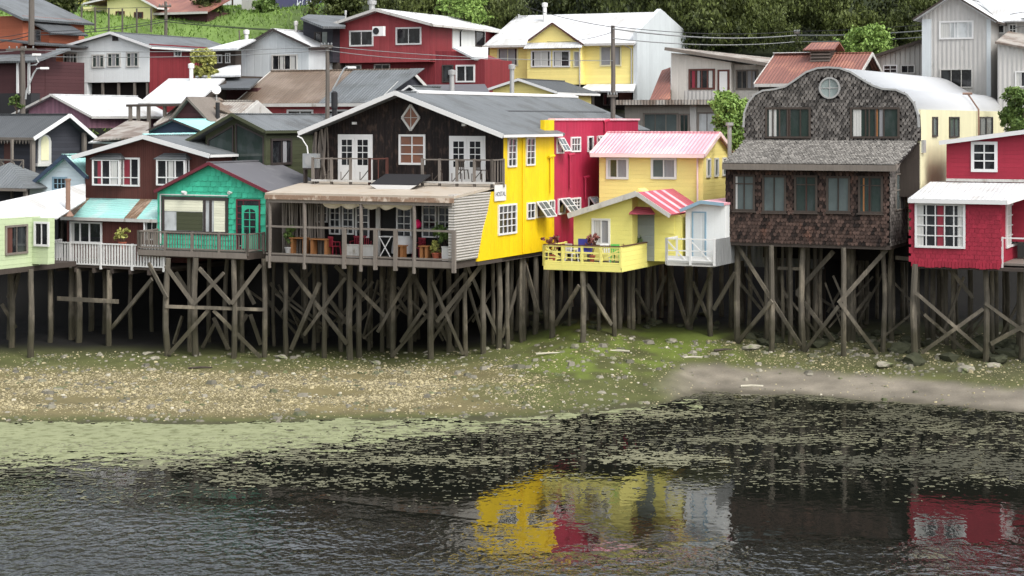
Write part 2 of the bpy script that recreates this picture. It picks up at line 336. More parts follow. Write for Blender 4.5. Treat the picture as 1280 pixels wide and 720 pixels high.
def eaves(h, wl, wr, bot, eave, ridge, L, wall, rmat, trim='white_paint', over=.4, t=.1, rl=None, rr=None, side=.25, v=0, solid_ends=True):
    """ridge parallel to the facade; eave, ridge pixel rows at the middle; rl, rr pixel columns of the roof's ends."""
    uL = h.fz(wl, bot, v)[0]; uR = h.fz(wr, bot, v)[0]; xm = (wl+wr)/2
    zb = h.fz(xm, bot, v)[1]; ze = h.fz(xm, eave, v-over)[1]; zr = h.fz(xm, ridge, v+L/2)[1]
    U0 = h.fz(rl, eave, v-over)[0] if rl is not None else uL-side; U1 = h.fz(rr, eave, v-over)[0] if rr is not None else uR+side
    k = (zr-ze)/(L/2+over); zw = ze+k*over-t-.02
    h.put('wall', B().prismx([(v, zb), (v+L, zb), (v+L, zw), (v+L/2, zr-t-.02), (v, zw)], uL, uR), wall)
    b = B(); b.slab([(U0, v-over, ze), (U1, v-over, ze), (U1, v+L/2, zr), (U0, v+L/2, zr)], t)
    b.slab([(U0, v+L/2+.003, zr), (U1, v+L/2+.003, zr), (U1, v+L+over, ze), (U0, v+L+over, ze)], t)
    b.box(U0, U1, v+L/2-.15, v+L/2+.15, zr-.03, zr+.035)
    ro = h.put('roof', b, rmat)
    if trim:
        b = B(); b.box(U0, U1, v-over-.05, v-over, ze-.2, ze-.01)
        b.bar((U1+.03, v-over, ze-.08), (U1+.03, v+L/2, zr-.08), .05, .2); b.bar((U1+.03, v+L/2, zr-.08), (U1+.03, v+L+over, ze-.08), .05, .2)
        b.bar((U0-.03, v-over, ze-.08), (U0-.03, v+L/2, zr-.08), .05, .2)
        h.put('fascia', b, trim, ro)
    return dict(uL=uL, uR=uR, zb=zb, ze=ze, zr=zr, zw=zw, U0=U0, U1=U1, roof=ro)
def sheet(h, name, mat, tri, poly, t=.08, parent=None): return h.put(name, B().slab(h.pl(tri, poly), t), mat, parent)
def railing(h, pts, z0, z1, mat, sp=.16, post=1.8, bw=.045, name='railing', pmat=None, rails=(1,), wob=0):
    for (a, b_) in zip(pts, pts[1:]):
        b = B(); a = Vector((*a, 0)); c = Vector((*b_, 0)); Ln = (c-a).length; d = (c-a)/Ln
        b.bar(a+Vector((0, 0, z1)), c+Vector((0, 0, z1)), .09, .06); b.bar(a+Vector((0, 0, z0+.1)), c+Vector((0, 0, z0+.1)), .06, .06)
        if sp:
            n = int(Ln/sp)
            for i in range(1, n): q = a+d*(Ln*i/n); b.bar(q+Vector((0, 0, z0+.1)), q+Vector((random.uniform(-wob, wob), 0, z1-.03)), bw, .03)
        h.put(name, b, mat)
        n = max(1, round(Ln/post)); 
        for i in range(n+1):
            q = a+d*(Ln*i/n); h.put('post', B().box(q.x-.055, q.x+.055, q.y-.055, q.y+.055, z0-.12, z1+.05), pmat or mat)
def shingles(h, m, poly, w_, hh, mat, name='shingles', pointed=.35, tilt=.03, parent=None, jit=.012, holes=(), clip=False):
    b = B(m); zs = [p[1] for p in poly]; z = min(zs)-hh*.3; row = 0; n = len(poly)
    def inside(x, y):
        c = False
        for i in range(n):
            x1, y1 = poly[i]; x2, y2 = poly[(i+1) % n]
            if (y1 > y) != (y2 > y) and x < (x2-x1)*(y-y1)/(y2-y1)+x1: c = not c
        return c
    xmin, xmax = min(p[0] for p in poly), max(p[0] for p in poly)
    while z < max(zs):
        x = xmin-w_+(row % 2)*w_/2
        while x < xmax+w_:
            cx, cz = x+w_/2, z+hh*.75
            if inside(cx, cz) and (not clip or (inside(cx, z+hh*1.5) and inside(cx-w_*.4, cz) and inside(cx+w_*.4, cz))) and not any(q[0] < cx < q[1] and q[2] < cz < q[3] for q in holes):
                j = random.uniform(-jit, jit); o1 = tilt+random.uniform(0, jit); x0, x1 = x+.006+j, x+w_-.006+j; zb = z+random.uniform(-jit, jit)
                top = z+hh*1.35; k = pointed*hh
                vs = [(x0, o1, zb+k), ((x0+x1)/2-.25*w_, o1, zb), ((x0+x1)/2+.25*w_, o1, zb), (x1, o1, zb+k), (x1, .008, top), (x0, .008, top)]
                bk = [(q[0], .0, q[2]) for q in vs[:4]]
                b.add(vs+bk, [(0, 1, 2, 3, 4, 5), (0, 6, 7, 1), (1, 7, 8, 2), (2, 8, 9, 3)])
            x += w_
        z += hh; row += 1
    return h.put(name, b, mat, parent)
def quads_obj(name, V, mat, parent=None):
    n = len(V)//4; me = bpy.data.meshes.new(name); me.vertices.add(n*4); me.vertices.foreach_set('co', np.asarray(V, dtype=np.float32).ravel())
    me.loops.add(n*4); me.loops.foreach_set('vertex_index', np.arange(n*4, dtype=np.int32))
    me.polygons.add(n); me.polygons.foreach_set('loop_start', np.arange(0, n*4, 4, dtype=np.int32)); me.polygons.foreach_set('loop_total', np.full(n, 4, dtype=np.int32))
    me.update(); me.validate(); me.materials.append(MATS[mat])
    o = bpy.data.objects.new(name, me); C.objects.link(o)
    if parent: o.parent = parent
    return o
def leaves(n, size, lobes, seed=0, flat=1.0):
    """leaf quads through the outer volume of several lobes (cx, cy, cz, rx, ry, rz)."""
    g = np.random.RandomState(seed); out = []
    vol = np.array([l[3]*l[4]*l[5] for l in lobes])**(2/3); cnt = (n*vol/vol.sum()).astype(int)+1
    for l, k in zip(lobes, cnt):
        # each lobe made of small sprays
        ns = max(4, k//14); d = g.normal(size=(ns, 3)); d /= np.linalg.norm(d, axis=1)[:, None]; d[:, 2] = np.where(d[:, 2] < -.5, -d[:, 2], d[:, 2])
        rr = g.uniform(.62, 1.08, ns)[:, None]; ctr = d*rr
        idx = g.randint(0, ns, k); p = ctr[idx]+g.normal(scale=.13, size=(k, 3))
        out.append(p*np.array(l[3:6])+np.array(l[:3]))
    c = np.concatenate(out); k = len(c); a = g.normal(size=(k, 3)); a /= np.linalg.norm(a, axis=1)[:, None]
    b = np.cross(a, g.normal(size=(k, 3))); b /= np.linalg.norm(b, axis=1)[:, None]
    s = size*g.uniform(.6, 1.3, k)[:, None]; a = a*s; b = b*s*.6
    return np.stack([c-a, c-b*.9, c+a, c+b*.9], 1).reshape(-1, 3)
def tree(name, label, cat, x, y, z, ht, rad, mat, n=1600, size=.22, seed=1, group=None, trunk_h=.3, cone=False, squash=1):
    e = bpy.data.objects.new(name, None); C.objects.link(e); e.location = (x, y, z); tag(e, label, cat, group)
    g = random.Random(seed); th_ = ht*trunk_h; b = B()
    top = (g.uniform(-.2, .2), g.uniform(-.2, .2), ht*.8); b.tube([(0, 0, -.4), (.05, 0, th_), top], .06*ht**.6, 7, r1=.03)
    lobes = []
    for i in range(9 if ht > 2 else 6):
        t = g.random(); a = g.uniform(0, 6.28); rr = rad*(.62*(1-t*.5) if not cone else .3*(1-t)); zz = th_+(ht-th_)*(.15+.72*t)
        c = (math.cos(a)*rr, math.sin(a)*rr, zz); q = rad*g.uniform(.45, .7)*(1 if not cone else (1.15-t))
        lobes.append((*c, q, q, q*.8*squash)); b.tube([(0, 0, th_*.8+.3*(zz-th_)), c], .025*ht**.6, 5, r1=.012)
    mesh_obj('trunk', b.v, b.f, 'bark', e); quads_obj('crown', leaves(int(n*2.2), size*.68, lobes, seed), mat, e)
    return e

# ------------------------------------------------------------------ ground
def lerp(x, pts):
    if x <= pts[0][0]: return pts[0][1]
    for (a, b), (c, d) in zip(pts, pts[1:]):
        if x <= c: t = (x-a)/(c-a); t = t*t*(3-2*t); return b+(d-b)*t
    return pts[-1][1]
YW = [(-60, 74), (-30, 73), (-23, 73), (-12, 72.6), (-6, 73.5), (0, 73.8), (3, 75.5), (6, 77.5), (8.5, 81.3), (12, 80.5), (16, 78.5), (22, 75.2), (40, 74), (80, 76)]
ZS = [(-30, .85), (-3, .85), (0, 1.2), (3.5, 1.9), (7, 1.6), (12, 1.5), (18, 1.8), (30, 1.8)]
def sm(a, b, x): t = min(1, max(0, (x-a)/(b-a))); return t*t*(3-2*t)
def ground(X, Y):
    yw = lerp(X, YW)+.35*mnoise.noise(Vector((X*.35, 3, 0))); zs = lerp(X, ZS)
    if Y < yw: z = -(yw-Y)*.05 if yw-Y < 30 else -1.5
    elif Y < 90: z = zs*(Y-yw)/(90-yw)
    else: z = zs+(Y-90)*.09
    z = z+sm(95, 104, Y)*(6-zs-.8)
    if Y > 104: z = 6+(Y-104)*.25
    if Y > 108: z = lerp(Y, [(104, 6), (108, 7), (120, 12.4), (135, 16.6), (150, 20.8), (165, 22.2), (190, 23.5), (300, 27)])
    if Y > 120:
        k = sm(-26, -4, X-(Y-140)*.08)
        z += k*(lerp(Y, [(120, 0), (135, .2), (150, 1.5), (190, 13), (240, 22), (400, 30)]))
    if 70 < Y < 98: z += .06*mnoise.noise(Vector((X*.5, Y*.5, 1)))+.025*mnoise.noise(Vector((X*2, Y*2, 1)))
    elif Y > 110: z += .35*mnoise.noise(Vector((X*.15, Y*.15, 1)))
    return z
def ghit(px, py):
    Y = 74.0
    while Y < 100:
        if CH-(py-HZ)*Y/F <= ground((px-640)*Y/F, Y): return (px-640)*Y/F, Y
        Y += .1
    return (px-640)*Y/F, Y
def build_ground():
    xs = sorted(set([-600, -400, -250, -160, -110, -80, -60, -48, -40]+[round(-36+.3*i, 2) for i in range(241)]+[40, 48, 60, 80, 110, 160, 250, 400, 600]))
    ys = [8, 20, 40, 55, 65]+[round(70+.22*i, 2) for i in range(140)]+[101+i for i in range(0, 100, 2)]+[205, 220, 240, 280, 350, 500, 900, 1500]
    nx = len(xs); v = []; cols = []
    for y in ys:
        for x in xs:
            z = ground(x, y); v.append((x, y, z))
            px, py = 640+x/y*F, HZ+(CH-z)/y*F
            nz = mnoise.noise(Vector((x*.3, y*.3, 5))); n2 = mnoise.noise(Vector((x*1.1, y*1.1, 9)))
            yw = lerp(x, YW); d = y-yw
            if y < 101:
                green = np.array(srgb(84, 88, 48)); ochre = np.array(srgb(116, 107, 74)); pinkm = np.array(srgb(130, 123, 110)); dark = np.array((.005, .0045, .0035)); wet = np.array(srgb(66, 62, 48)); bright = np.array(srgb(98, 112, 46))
                c = green.copy()
                k = sm(.5, 2, d)*sm(13.5, 9, d)*sm(2, -3, x+nz*3); c = c*(1-k)+ochre*k
                k = sm(5.5, 8.5, x+nz)*sm(4.6, 3.0, d+n2*.5); c = c*(1-k)+pinkm*k*(1+.1*n2)
                k = sm(-1, 3, x)*sm(14, 9, x)*sm(4, 6, d)*sm(.0, .5, n2+nz+.35); c = c*(1-k)+bright*k
                k = sm(8, 14, x)*sm(3.5, 6, d)*.5; c = c*(1-k)+np.array(srgb(80, 78, 56))*k
                k = sm(.9, .1, d); c = c*(1-k*.6)+wet*k*.6
                k = sm(86.5, 90.5, y-.8) if x < 0 else sm(89, 93, y); c = c*(1-k)+dark*k  # ground under the houses painted near-black for the shade there
                c = c*(1+.28*n2+.2*nz)*.8
            else:
                k = sm(120, 128, y); c = np.array((.006, .0055, .004))*(1-k)+np.array((.12, .19, .045))*k; c = c*(1+.5*nz+.3*n2)  # embankment stays near-black, under-house shade put into its colour
                kf = sm(-22, -14, x-(y-140)*.08)*sm(120, 126, y); c = c*(1-kf)+np.array((.02, .028, .01))*kf
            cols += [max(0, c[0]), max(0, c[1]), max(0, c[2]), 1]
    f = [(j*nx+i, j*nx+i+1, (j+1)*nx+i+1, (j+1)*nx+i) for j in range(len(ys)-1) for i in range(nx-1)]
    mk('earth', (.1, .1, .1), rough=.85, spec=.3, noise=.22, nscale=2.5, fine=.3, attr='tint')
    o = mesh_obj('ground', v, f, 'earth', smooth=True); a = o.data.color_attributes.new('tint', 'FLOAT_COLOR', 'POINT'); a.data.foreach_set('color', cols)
    tag(o, kind='structure')
build_ground()
# water
def build_water():
    m = bpy.data.materials.new('water'); m.use_nodes = True; MATS['water'] = m; n = m.node_tree.nodes; l = m.node_tree.links; p = n['Principled BSDF']
    p.inputs['Base Color'].default_value = (.008, .009, .007, 1); p.inputs['Roughness'].default_value = .03; p.inputs['IOR'].default_value = 1.52
    tc = n.new('ShaderNodeTexCoord')
    def noi(sc, st, det=3):
        mp = n.new('ShaderNodeMapping'); mp.inputs['Scale'].default_value = st; l.new(tc.outputs['Object'], mp.inputs[0])
        t = n.new('ShaderNodeTexNoise'); t.inputs['Scale'].default_value = sc; t.inputs['Detail'].default_value = det; l.new(mp.outputs[0], t.inputs['Vector']); return t.outputs['Fac']
    def mth(op, *q):
        x = n.new('ShaderNodeMath'); x.operation = op
        for i, a in enumerate(q):
            if isinstance(a, (int, float)): x.inputs[i].default_value = a
            else: l.new(a, x.inputs[i])
        return x.outputs[0]
    mr = n.new('ShaderNodeMapRange'); sp = n.new('ShaderNodeSeparateXYZ'); l.new(tc.outputs['Object'], sp.inputs[0])
    l.new(mth('ADD', mth('ADD', sp.outputs[1], mth('MINIMUM', mth('MULTIPLY', sp.outputs[0], .5), 1.6)), mth('MULTIPLY', noi(.14, (.7, 1.3, 1)), 14)), mr.inputs[0])
    mr.inputs[1].default_value = 51; mr.inputs[2].default_value = 61.5; mr.inputs[3].default_value = 1; mr.inputs[4].default_value = .03
    hgt = mth('ADD', noi(1.7, (1.5, 1.0, 1), 2), mth('MULTIPLY', noi(5, (1, .9, 1), 1.5), .25))
    bp = n.new('ShaderNodeBump'); bp.inputs['Strength'].default_value = 1; l.new(mth('MULTIPLY', hgt, mr.outputs[0]), bp.inputs['Height']); bp.inputs['Distance'].default_value = .18
    l.new(mth('MULTIPLY_ADD', mr.outputs[0], .2, .02), p.inputs['Roughness'])
    l.new(bp.outputs[0], p.inputs['Normal'])
    o = mesh_obj('water', [(-600, -60, 0), (600, -60, 0), (600, 82.5, 0), (-600, 82.5, 0)], [(0, 1, 2, 3)], 'water'); tag(o, kind='structure')
build_water()
# floating algae: cells of a jittered grid kept where it grows
def build_algae():
    mk('algae', srgb(132, 136, 104), rough=.85, spec=.15, noise=.3, nscale=.8, fine=.25, nstretch=(.5, 1.4, 1), stain=(srgb(98, 102, 72), .44, 2.2))
    mk('weed', srgb(88, 87, 68), rough=.7, spec=.3, noise=.4, nscale=2.5, fine=.3, island=.55)
    TOPM = [(0, 578), (150, 576), (300, 568), (400, 556), (520, 546), (640, 526), (760, 514), (860, 498)]
    def fill(dx, dy, y0, y1, x0, x1, dens, z, name, mat, label, sc):
        nx = int((x1-x0)/dx); ny = int((y1-y0)/dy); v = {}; vs = []; fs = []
        def vid(i, j):
            if (i, j) not in v:
                v[(i, j)] = len(vs); vs.append((x0+(i+random.uniform(-.4, .4))*dx, y0+(j+random.uniform(-.4, .4))*dy, z+random.uniform(0, .006)))
            return v[(i, j)]
        for j in range(ny):
            y = y0+j*dy
            for i in range(nx):
                x = x0+i*dx; px, py = 640+x/y*F, HZ+CH/y*F
                if px < -40 or px > 1320: continue
                d = dens(px, py, x, y)
                if d <= -1: continue
                q = mnoise.noise(Vector((x*sc[0], y*sc[1], 3)))+.6*mnoise.noise(Vector((x*sc[0]*2.7, y*sc[1]*2.7, 8)))+.4*mnoise.noise(Vector((x*sc[0]*7, y*sc[1]*6, 2)))
                if q+d > 0: fs.append((vid(i, j), vid(i+1, j), vid(i+1, j+1), vid(i, j+1)))
        o = mesh_obj(name, vs, fs, mat); tag(o, label, 'algae', kind='stuff')
    def d1(px, py, x, y):
        yw_ = lerp(x, YW)
        if y > yw_+.6: return -2
        b = lerp(px, TOPM); return min((b-py)/24, .95-.85*sm(200, 560, px), .1+(yw_-y)*.9) if px < 900 else -2
    fill(.09, .14, 62, 79, -24, 8, d1, .012, 'algae_mat', 'algae', 'pale green algae film covering the shallows along the left shore', (1.1, 2.2))
    def d2(px, py, x, y):
        if y > lerp(x, YW)+.3: return -2
        b = lerp(px, TOPM) if px < 860 else 480
        if py < b-24: return -2
        e = lerp(px, [(0, 600), (150, 606), (300, 596), (500, 590), (640, 590), (800, 575), (950, 580), (1100, 575), (1280, 572)])
        k = (e-py)/60; k = max(-.75, min(.2, k))
        c = -.02-.6*sm(0, 1, -k) if k < 0 else .02
        c += .55*mnoise.noise(Vector((x*.28, y*.5, 11)))
        # bright raft on the right and scattered scum further out
        k2 = sm(150, 60, abs(px-1250))*sm(24, 8, abs(py-592)); c += k2*.5
        if px < 700: c += .2*sm(30, 4, py-b)
        c += .12*sm(640, 500, px)*0
        return c-.2-.1*sm(560, 640, py)
    fill(.06, .1, 57, 82, -22, 25, d2, .010, 'floating_weed', 'weed', 'broken grey green weed drifting in streaks on the dark water', (2.6, 4.6))
build_algae()

# ------------------------------------------------------------------ front row houses
FRONT = [(12, 424), (62, 428), (98, 428), (136, 432), (210, 445), (245, 445), (292, 448), (330, 447), (358, 445), (405, 448), (438, 450), (449, 447), (492, 447), (538, 449), (582, 445), (604, 442),
         (623, 436), (655, 426), (690, 422), (728, 428), (768, 420), (791, 411), (811, 403), (838, 404), (863, 412), (888, 420), (922, 427), (964, 440), (1004, 438), (1054, 445), (1103, 440), (1144, 452), (1232, 452), (1276, 450)]
FY = [(px, ghit(px, py)[1]) for px, py in FRONT]
def yfront(px):
    if px <= FY[0][0]: return FY[0][1]
    for (a, b), (c, d) in zip(FY, FY[1:]):
        if px <= c: return b+(d-b)*(px-a)/(c-a)
    return FY[-1][1]
def stilt_at(h, x, y, ztop, r=None):
    lx = random.uniform(-.16, .16)
    r = r or random.uniform(.08, .125); zb = ground(x, y)-.3; a = h.loc((x, y, zb)); n = 6; pts = []
    jx, jy = random.uniform(-.08, .08), random.uniform(-.05, .05)
    for i in range(n+1):
        t = i/n; pts.append((a.x+lx*t*(1-t)*2+jx*math.sin(t*3)+random.uniform(-.02, .02), a.y+jy*math.sin(t*4), zb+(ztop-zb)*t))
    h.put('stilt', B().tube(pts, r*1.12, 8, r1=r*.95, wob=.06), 'pile')
def stilts(h, front, ztop, rows=0, rng=None):
    """front: pixel columns out of FRONT; then rows further back under the same floor."""
    fr = []
    for px in front:
        py = dict(FRONT)[px]; x, y = ghit(px, py); stilt_at(h, x, y, ztop, random.uniform(.11, .15)); fr.append((x, y))
    for k in range(rows):
        for i, (x, y) in enumerate(fr):
            d = 1.9*(k+1)+random.uniform(-.5, .5); s_ = random.uniform(-.5, .5)
            X = x+h.n.x*d+h.ux.x*s_; Y = y+h.n.y*d+h.ux.y*s_
            if Y < 99: stilt_at(h, X, Y, ztop)
def braces(h, lst, dy=-.2, w_=.13):
    for (x0, y0, x1, y1) in lst:
        a = h.loc(P(x0, y0, yfront(x0)+dy)); c = h.loc(P(x1, y1, yfront(x1)+dy))
        h.put('brace', B().bar(a, c, .09, random.uniform(.15, .21)), 'pile'); dy += random.uniform(-.03, .03)
def joists(h, pts, z0, z1, mat='dark_timber'):
    b = B(); b.slab([(x, y, z1) for x, y in pts], z1-z0, (0, 0, -1)); h.put('deck', b, mat)
    return b

# --- mint green house, far left
h = H('mint_green_house', 'mint green clapboard stilt house at the left edge under a wide white metal roof', 'house', -25, 85, .6)
L1 = h.sz(40, 330)[0]; zb = 5.0
h.put('wall', B().box(-5, 0, 0, L1+.6, zb, 7.35), 'mint_siding')
h.put('bay_wall', B().box(.003, .95, L1, L1+.5, zb+.1, 7.3), 'mint_siding')
ws(h, 6, 281, 34, 318, cols=2, fr=.1, mat='grey_timber', cur=[(.02, .3, 'red_brown_timber')])
wf(h, 43, 277, 62, 308, v=L1, cols=2, fr=.1)
h.put('floor_beam', B().box(-5, .05, -.05, L1+5, zb-.25, zb-.003), 'dark_timber')
tri = [(0, 283, 86.3), (72, 272, 89.5), (107, 232, 95)]
sheet(h, 'roof', 'white_roof_y', tri, [(-40, 296), (0, 283), (42, 272.5), (72, 272.5), (107, 250), (107, 229), (0, 252), (-60, 262)], .07)
stilts(h, [12], zb-.2, 0)
for X, Y in ((-22.9, 87.5), (-24.5, 90), (-22, 92), (-21.5, 94), (-23.3, 93)): stilt_at(h, X, Y, zb-.1, .14)
braces(h, [(24, 340, 14, 385), (2, 380, 20, 410), (20, 338, 10, 372)])
h = H('stove_pipe', 'rusty brown stove pipe rising beside the white roof edge at far left', 'chimney', 85, 91, 6.8)
h.put('pipe', B().lathe(0, 0, [(.12, 7.4), (.12, 9.0), (.15, 9.0), (.15, 9.1)]), 'pipe_brown'); h.put('flashing', B().lathe(0, 0, [(.3, 7.25), (.14, 7.5)]), 'pipe_brown')

# --- brown house with bay windows
h = H('brown_bay_window_house', 'dark brown stilt house with white bay windows above a pale teal lean-to roof', 'house', 262, 92, .7)
g = gable(h, 107, 262, 250, (90, 195), (179, 169), (262, 193), 7, 'brown_boards', 'grey_roof_y', over=.5, t=.12)
def bay(h, x0, y0, x1, y1, cols, cur, v=0, out=.35):
    a0, a1, z0, z1 = h.frect(x0, y0, x1, y1, v-out)
    b = B(); b.box(a0+.05, a1-.05, v-out+.02, v, z0, z1); o = h.put('bay_box', b, 'white_paint')
    b = B(); c = [(a0-.12, v-out-.12, z1+.02), (a1+.12, v-out-.12, z1+.02), (a1-.2, v-.003, z1+.3), (a0+.2, v-.003, z1+.3)]; b.slab(c, .05); b.slab([(a1+.12, v-out-.12, z1+.02), (a1+.12, v-.003, z1+.02), (a1-.2, v-.003, z1+.3)], .05); h.put('canopy', b, 'grey_roof_y', o)
    window(h, mf(v-out), (a0, a1, z0, z1), cols=cols, rows=1, hlines=[.28], cur=cur, fr=.08, mu=.06)
    window(h, ms(a1-.05), (v-out+.03, v-.03, z0, z1), cols=1, hlines=[.28], fr=.05)
bay(h, 116, 199, 150, 232, 3, [(.15, .33, 'curtain_red'), (.7, .95, 'curtain_white')])
wf(h, 153, 197, 175, 233, cols=2, hlines=[.28], cur=[(0, .42, 'curtain_red')], fr=.09, mu=.05)
bay(h, 196, 199, 232, 232, 3, [(.4, .6, 'curtain_white')])
# lean-to roof and lower floor
zt = h.fz(180, 249, 0)[1]; ze = h.fz(150, 273, -1.9)[1]; uL = h.fz(76, 272, -1.9)[0]; uR = h.fz(205, 272, -1.9)[0]; uLt = h.fz(98, 249, 0)[0]
ro = h.put('lean_to_roof', B().slab([(uL, -1.9, ze), (uR+1.2, -1.9, ze), (uR+1.2, -.003, zt), (uLt, -.003, zt)], .06), 'teal_roof')
for t0, t1 in ((0, .1), (.52, .62)):
    b = B(); a = lambda t, s_: ((uL+(uLt-uL)*s_)+(uR+1.2-uL)*t, -1.9+1.88*s_, ze+(zt-ze)*s_+.012)
    b.slab([a(t0, 0), a(t1, 0), a(t1, 1), a(t0, 1)], .01)
    h.put('rusty_strip', b, 'roof_cap_brown', ro)
h.put('fascia', B().box(uL, uR+1.2, -1.95, -1.9, ze-.16, ze), 'dirty_white', ro)
zf = 4.95
h.put('lower_wall', B().box(uL+.15, uR+1.2, -1.6, 3, zf, ze-.03), 'brown_boards')
wf(h, 88, 277, 128, 304, v=-1.6, cols=4, splits=[.3, .62], cur=[(0, .1, 'curtain_white')], fr=.09, mu=.07)
wf(h, 183, 276, 198, 300, v=-1.6, cols=2, fr=.06)
h.put('drain_pipe', B().tube([h.world(0, 0, 0)*0+Vector((h.fz(180, 300, -1.9)[0], -1.88, z)) for z in (zf, ze-.1)], .04), 'white_paint')
dv = -3.4; u0 = h.fz(50, 335, dv)[0]; u1 = h.fz(205, 340, dv)[0]; zd = 4.72
joists(h, [(u0, dv), (u1, dv), (u1, 3), (u0, 3)], zd-.02, zd+.12, 'dark_timber')
railing(h, [(u0, dv+1.6), (u0+.02, dv), (u1, dv)], zd+.05, zd+1.18, 'white_paint', sp=.17, bw=.09)
b = B(); [b.box(u0+i*1.1, u0+i*1.1+.1, dv-.1, 3, zd-.25, zd-.03) for i in range(int((u1-u0)/1.1)+1)]; h.put('joists', b, 'dark_timber')
stilts(h, [62, 98, 136], zd-.1, 2)
stilts(h, [], 0); braces(h, [(72, 373, 148, 377), (190, 349, 139, 411)], dy=.1)
BROWN = h
def plant(px, py, Y, ht, rad, mat, name, label, pot=None, n=260, size=.09, seed=3, z=None):
    q = P(px, py, Y)
    if z is None: z = q.z
    e = bpy.data.objects.new(name, None); C.objects.link(e); e.location = (q.x, q.y, z); tag(e, label, 'plant')
    if pot: b = B(); b.lathe(0, 0, [(.13, 0), (.19, .28), (.21, .28), (.21, .33)]); mesh_obj('pot', b.v, b.f, pot, e)
    b = B()
    for i in range(6): a = i*1.05; b.tube([(0, 0, .1), (math.cos(a)*rad*.5, math.sin(a)*rad*.5, ht*.7)], .015, 4)
    mesh_obj('stem', b.v, b.f, 'bark', e)
    g = random.Random(seed); lobes = [(g.uniform(-.5, .5)*rad, g.uniform(-.5, .5)*rad, ht*g.uniform(.5, .9), rad*.6, rad*.6, ht*.25) for _ in range(5)]
    quads_obj('foliage', leaves(n, size, lobes, seed), mat, e)
    return e
plant(153, 311, 90.6, .95, .42, 'leaf_yellow', 'potted_shrub', 'yellowish shrub in a pot behind the white picket railing', 'terracotta')

# --- emerald house
h = H('emerald_shingled_house', 'bright emerald green shingled stilt house with maroon bargeboards and a weathered deck', 'house', 332, 88.3, .7)
g = gable(h, 197, 332, 318, (193, 238.5), (261, 203), (334, 238.5), 5.2, 'emerald_plain', 'tar_roof', trim='maroon_trim', over=.25, t=.1, trimw=.15)
rw = h.frect(203, 246, 286, 293); rd = h.frect(296, 249, 326, 300)
shingles(h, mf(0), g['poly'], .3, .26, 'emerald_shingle', holes=[(rw[0], rw[1], rw[2], rw[3]), rd], pointed=.1, tilt=.035, jit=.014, clip=True)
window(h, mf(-.03), rw, splits=[.66, .76], mat='dark_frame', fr=.16, mu=.14, pane='milk_glass', dep=.05)
a0, a1, z0, z1 = rw
h.put('roller_shutter', B(mf(-.03)).box(a0+.17, a0+(a1-a0)*.62, .014, .034, z1-.72, z1-.17), 'shutter_cream')
h.put('roller_shutter', B(mf(-.03)).box(a0+(a1-a0)*.79, a1-.17, .014, .034, z0+.17, z1-.17), 'shutter_cream')
h.put('interior', B(mf(-.03)).box(a0+.17+.7, a0+(a1-a0)*.62, .013, .02, z0+.17, z1-.75), 'olive_boards')
# door with arched glazing and side lights
h.put('side_cladding', B().box(.002, .04, .0, 5.2, zd0 if False else 5.4, g['zl'](0)-.02), 'grey_timber')
o = window(h, mf(-.03), (rd[0], rd[1], 5.75, rd[3]), cols=1, mat='maroon_trim', fr=.07, name='door_frame', pane='glass', dep=.05, splits=[.28], hlines=[.88, .62, .74, .5])
dd = (rd[0]+.36, rd[1]-.08, 5.8, rd[3]-.3); b = B(mf(-.07)); b.box(dd[0], dd[1], 0, .05, dd[2], dd[3]); do = h.put('door', b, 'emerald_plain')
gp = []; c0, c1 = dd[0]+.14, dd[1]-.14; zt = dd[3]-.35
gp = [(c0, dd[2]+.75), (c1, dd[2]+.75), (c1, zt)]+[((c0+c1)/2+math.cos(t)*(c1-c0)/2, zt+math.sin(t)*.2) for t in [R(30), R(60), R(90), R(120), R(150)]]+[(c0, zt)]
h.put('door_glass', B().prism(gp, -.13, -.122), 'glass', do); b = B(mf(-.122)); b.box((c0+c1)/2-.02, (c0+c1)/2+.02, .008, .03, dd[2]+.75, zt+.2)
for k in range(3): b.box(c0, c1, .008, .026, dd[2]+.75+k*.34+.3, dd[2]+.78+k*.34+.3)
h.put('glazing_bar', b, 'emerald_plain', do)
for px in (231, 290):   # wall lamps
    u, z = h.fz(px, 241, 0); h.put('wall_lamp', B().tube([(u, 0, z), (u, -.2, z+.02)], .05).tube([(u-.02, -.2, z+.04), (u+.25 if px < 250 else u, -.28, z)], .07, r1=.09), 'white_paint')
h.put('pipe', B(mf(-.03)).box(rw[0]-.1, rw[0]-.05, .0, .05, 5.9, rw[3]+.1).box(rw[0]-.1, rw[1], 0, .05, rw[3]+.06, rw[3]+.11), 'white_paint')
dv = -1.6; u0 = h.fz(173, 320, dv)[0]; u1 = h.fz(309, 325, dv)[0]; zd = h.fz(240, 314, dv)[1]
pts = [(u0, dv), (u1, dv), (.05, -.2), (0, 3), (u0, 3)]
joists(h, pts, zd-.32, zd, 'dark_timber')
b = B(); b.bar((u0, dv-.04, zd-.14), (u1, dv-.04, zd-.14), .06, .26); h.put('rim_beam', b, 'grey_timber')
railing(h, [(u0, dv+1.5), (u0+.01, dv), (u1, dv), (.05, -.25)], zd, h.fz(240, 291, dv)[1], 'grey_timber', sp=.15, post=1.45, bw=.04)
stilts(h, [210, 245, 292, 330], zd-.3, 3)
braces(h, [(206, 383, 331, 387)], dy=-.28)
braces(h, [(207, 332, 242, 380), (280, 341, 242, 381), (249, 335, 289, 380), (326, 331, 289, 380), (261, 387, 211, 443), (267, 388, 326, 447), (186, 329, 209, 373)])
braces(h, [(267, 397, 286, 437), (270, 402, 253, 435), (313, 393, 326, 431), (309, 393, 297, 414), (220, 340, 240, 372), (300, 345, 318, 380), (228, 395, 217, 430)], dy=1.7)

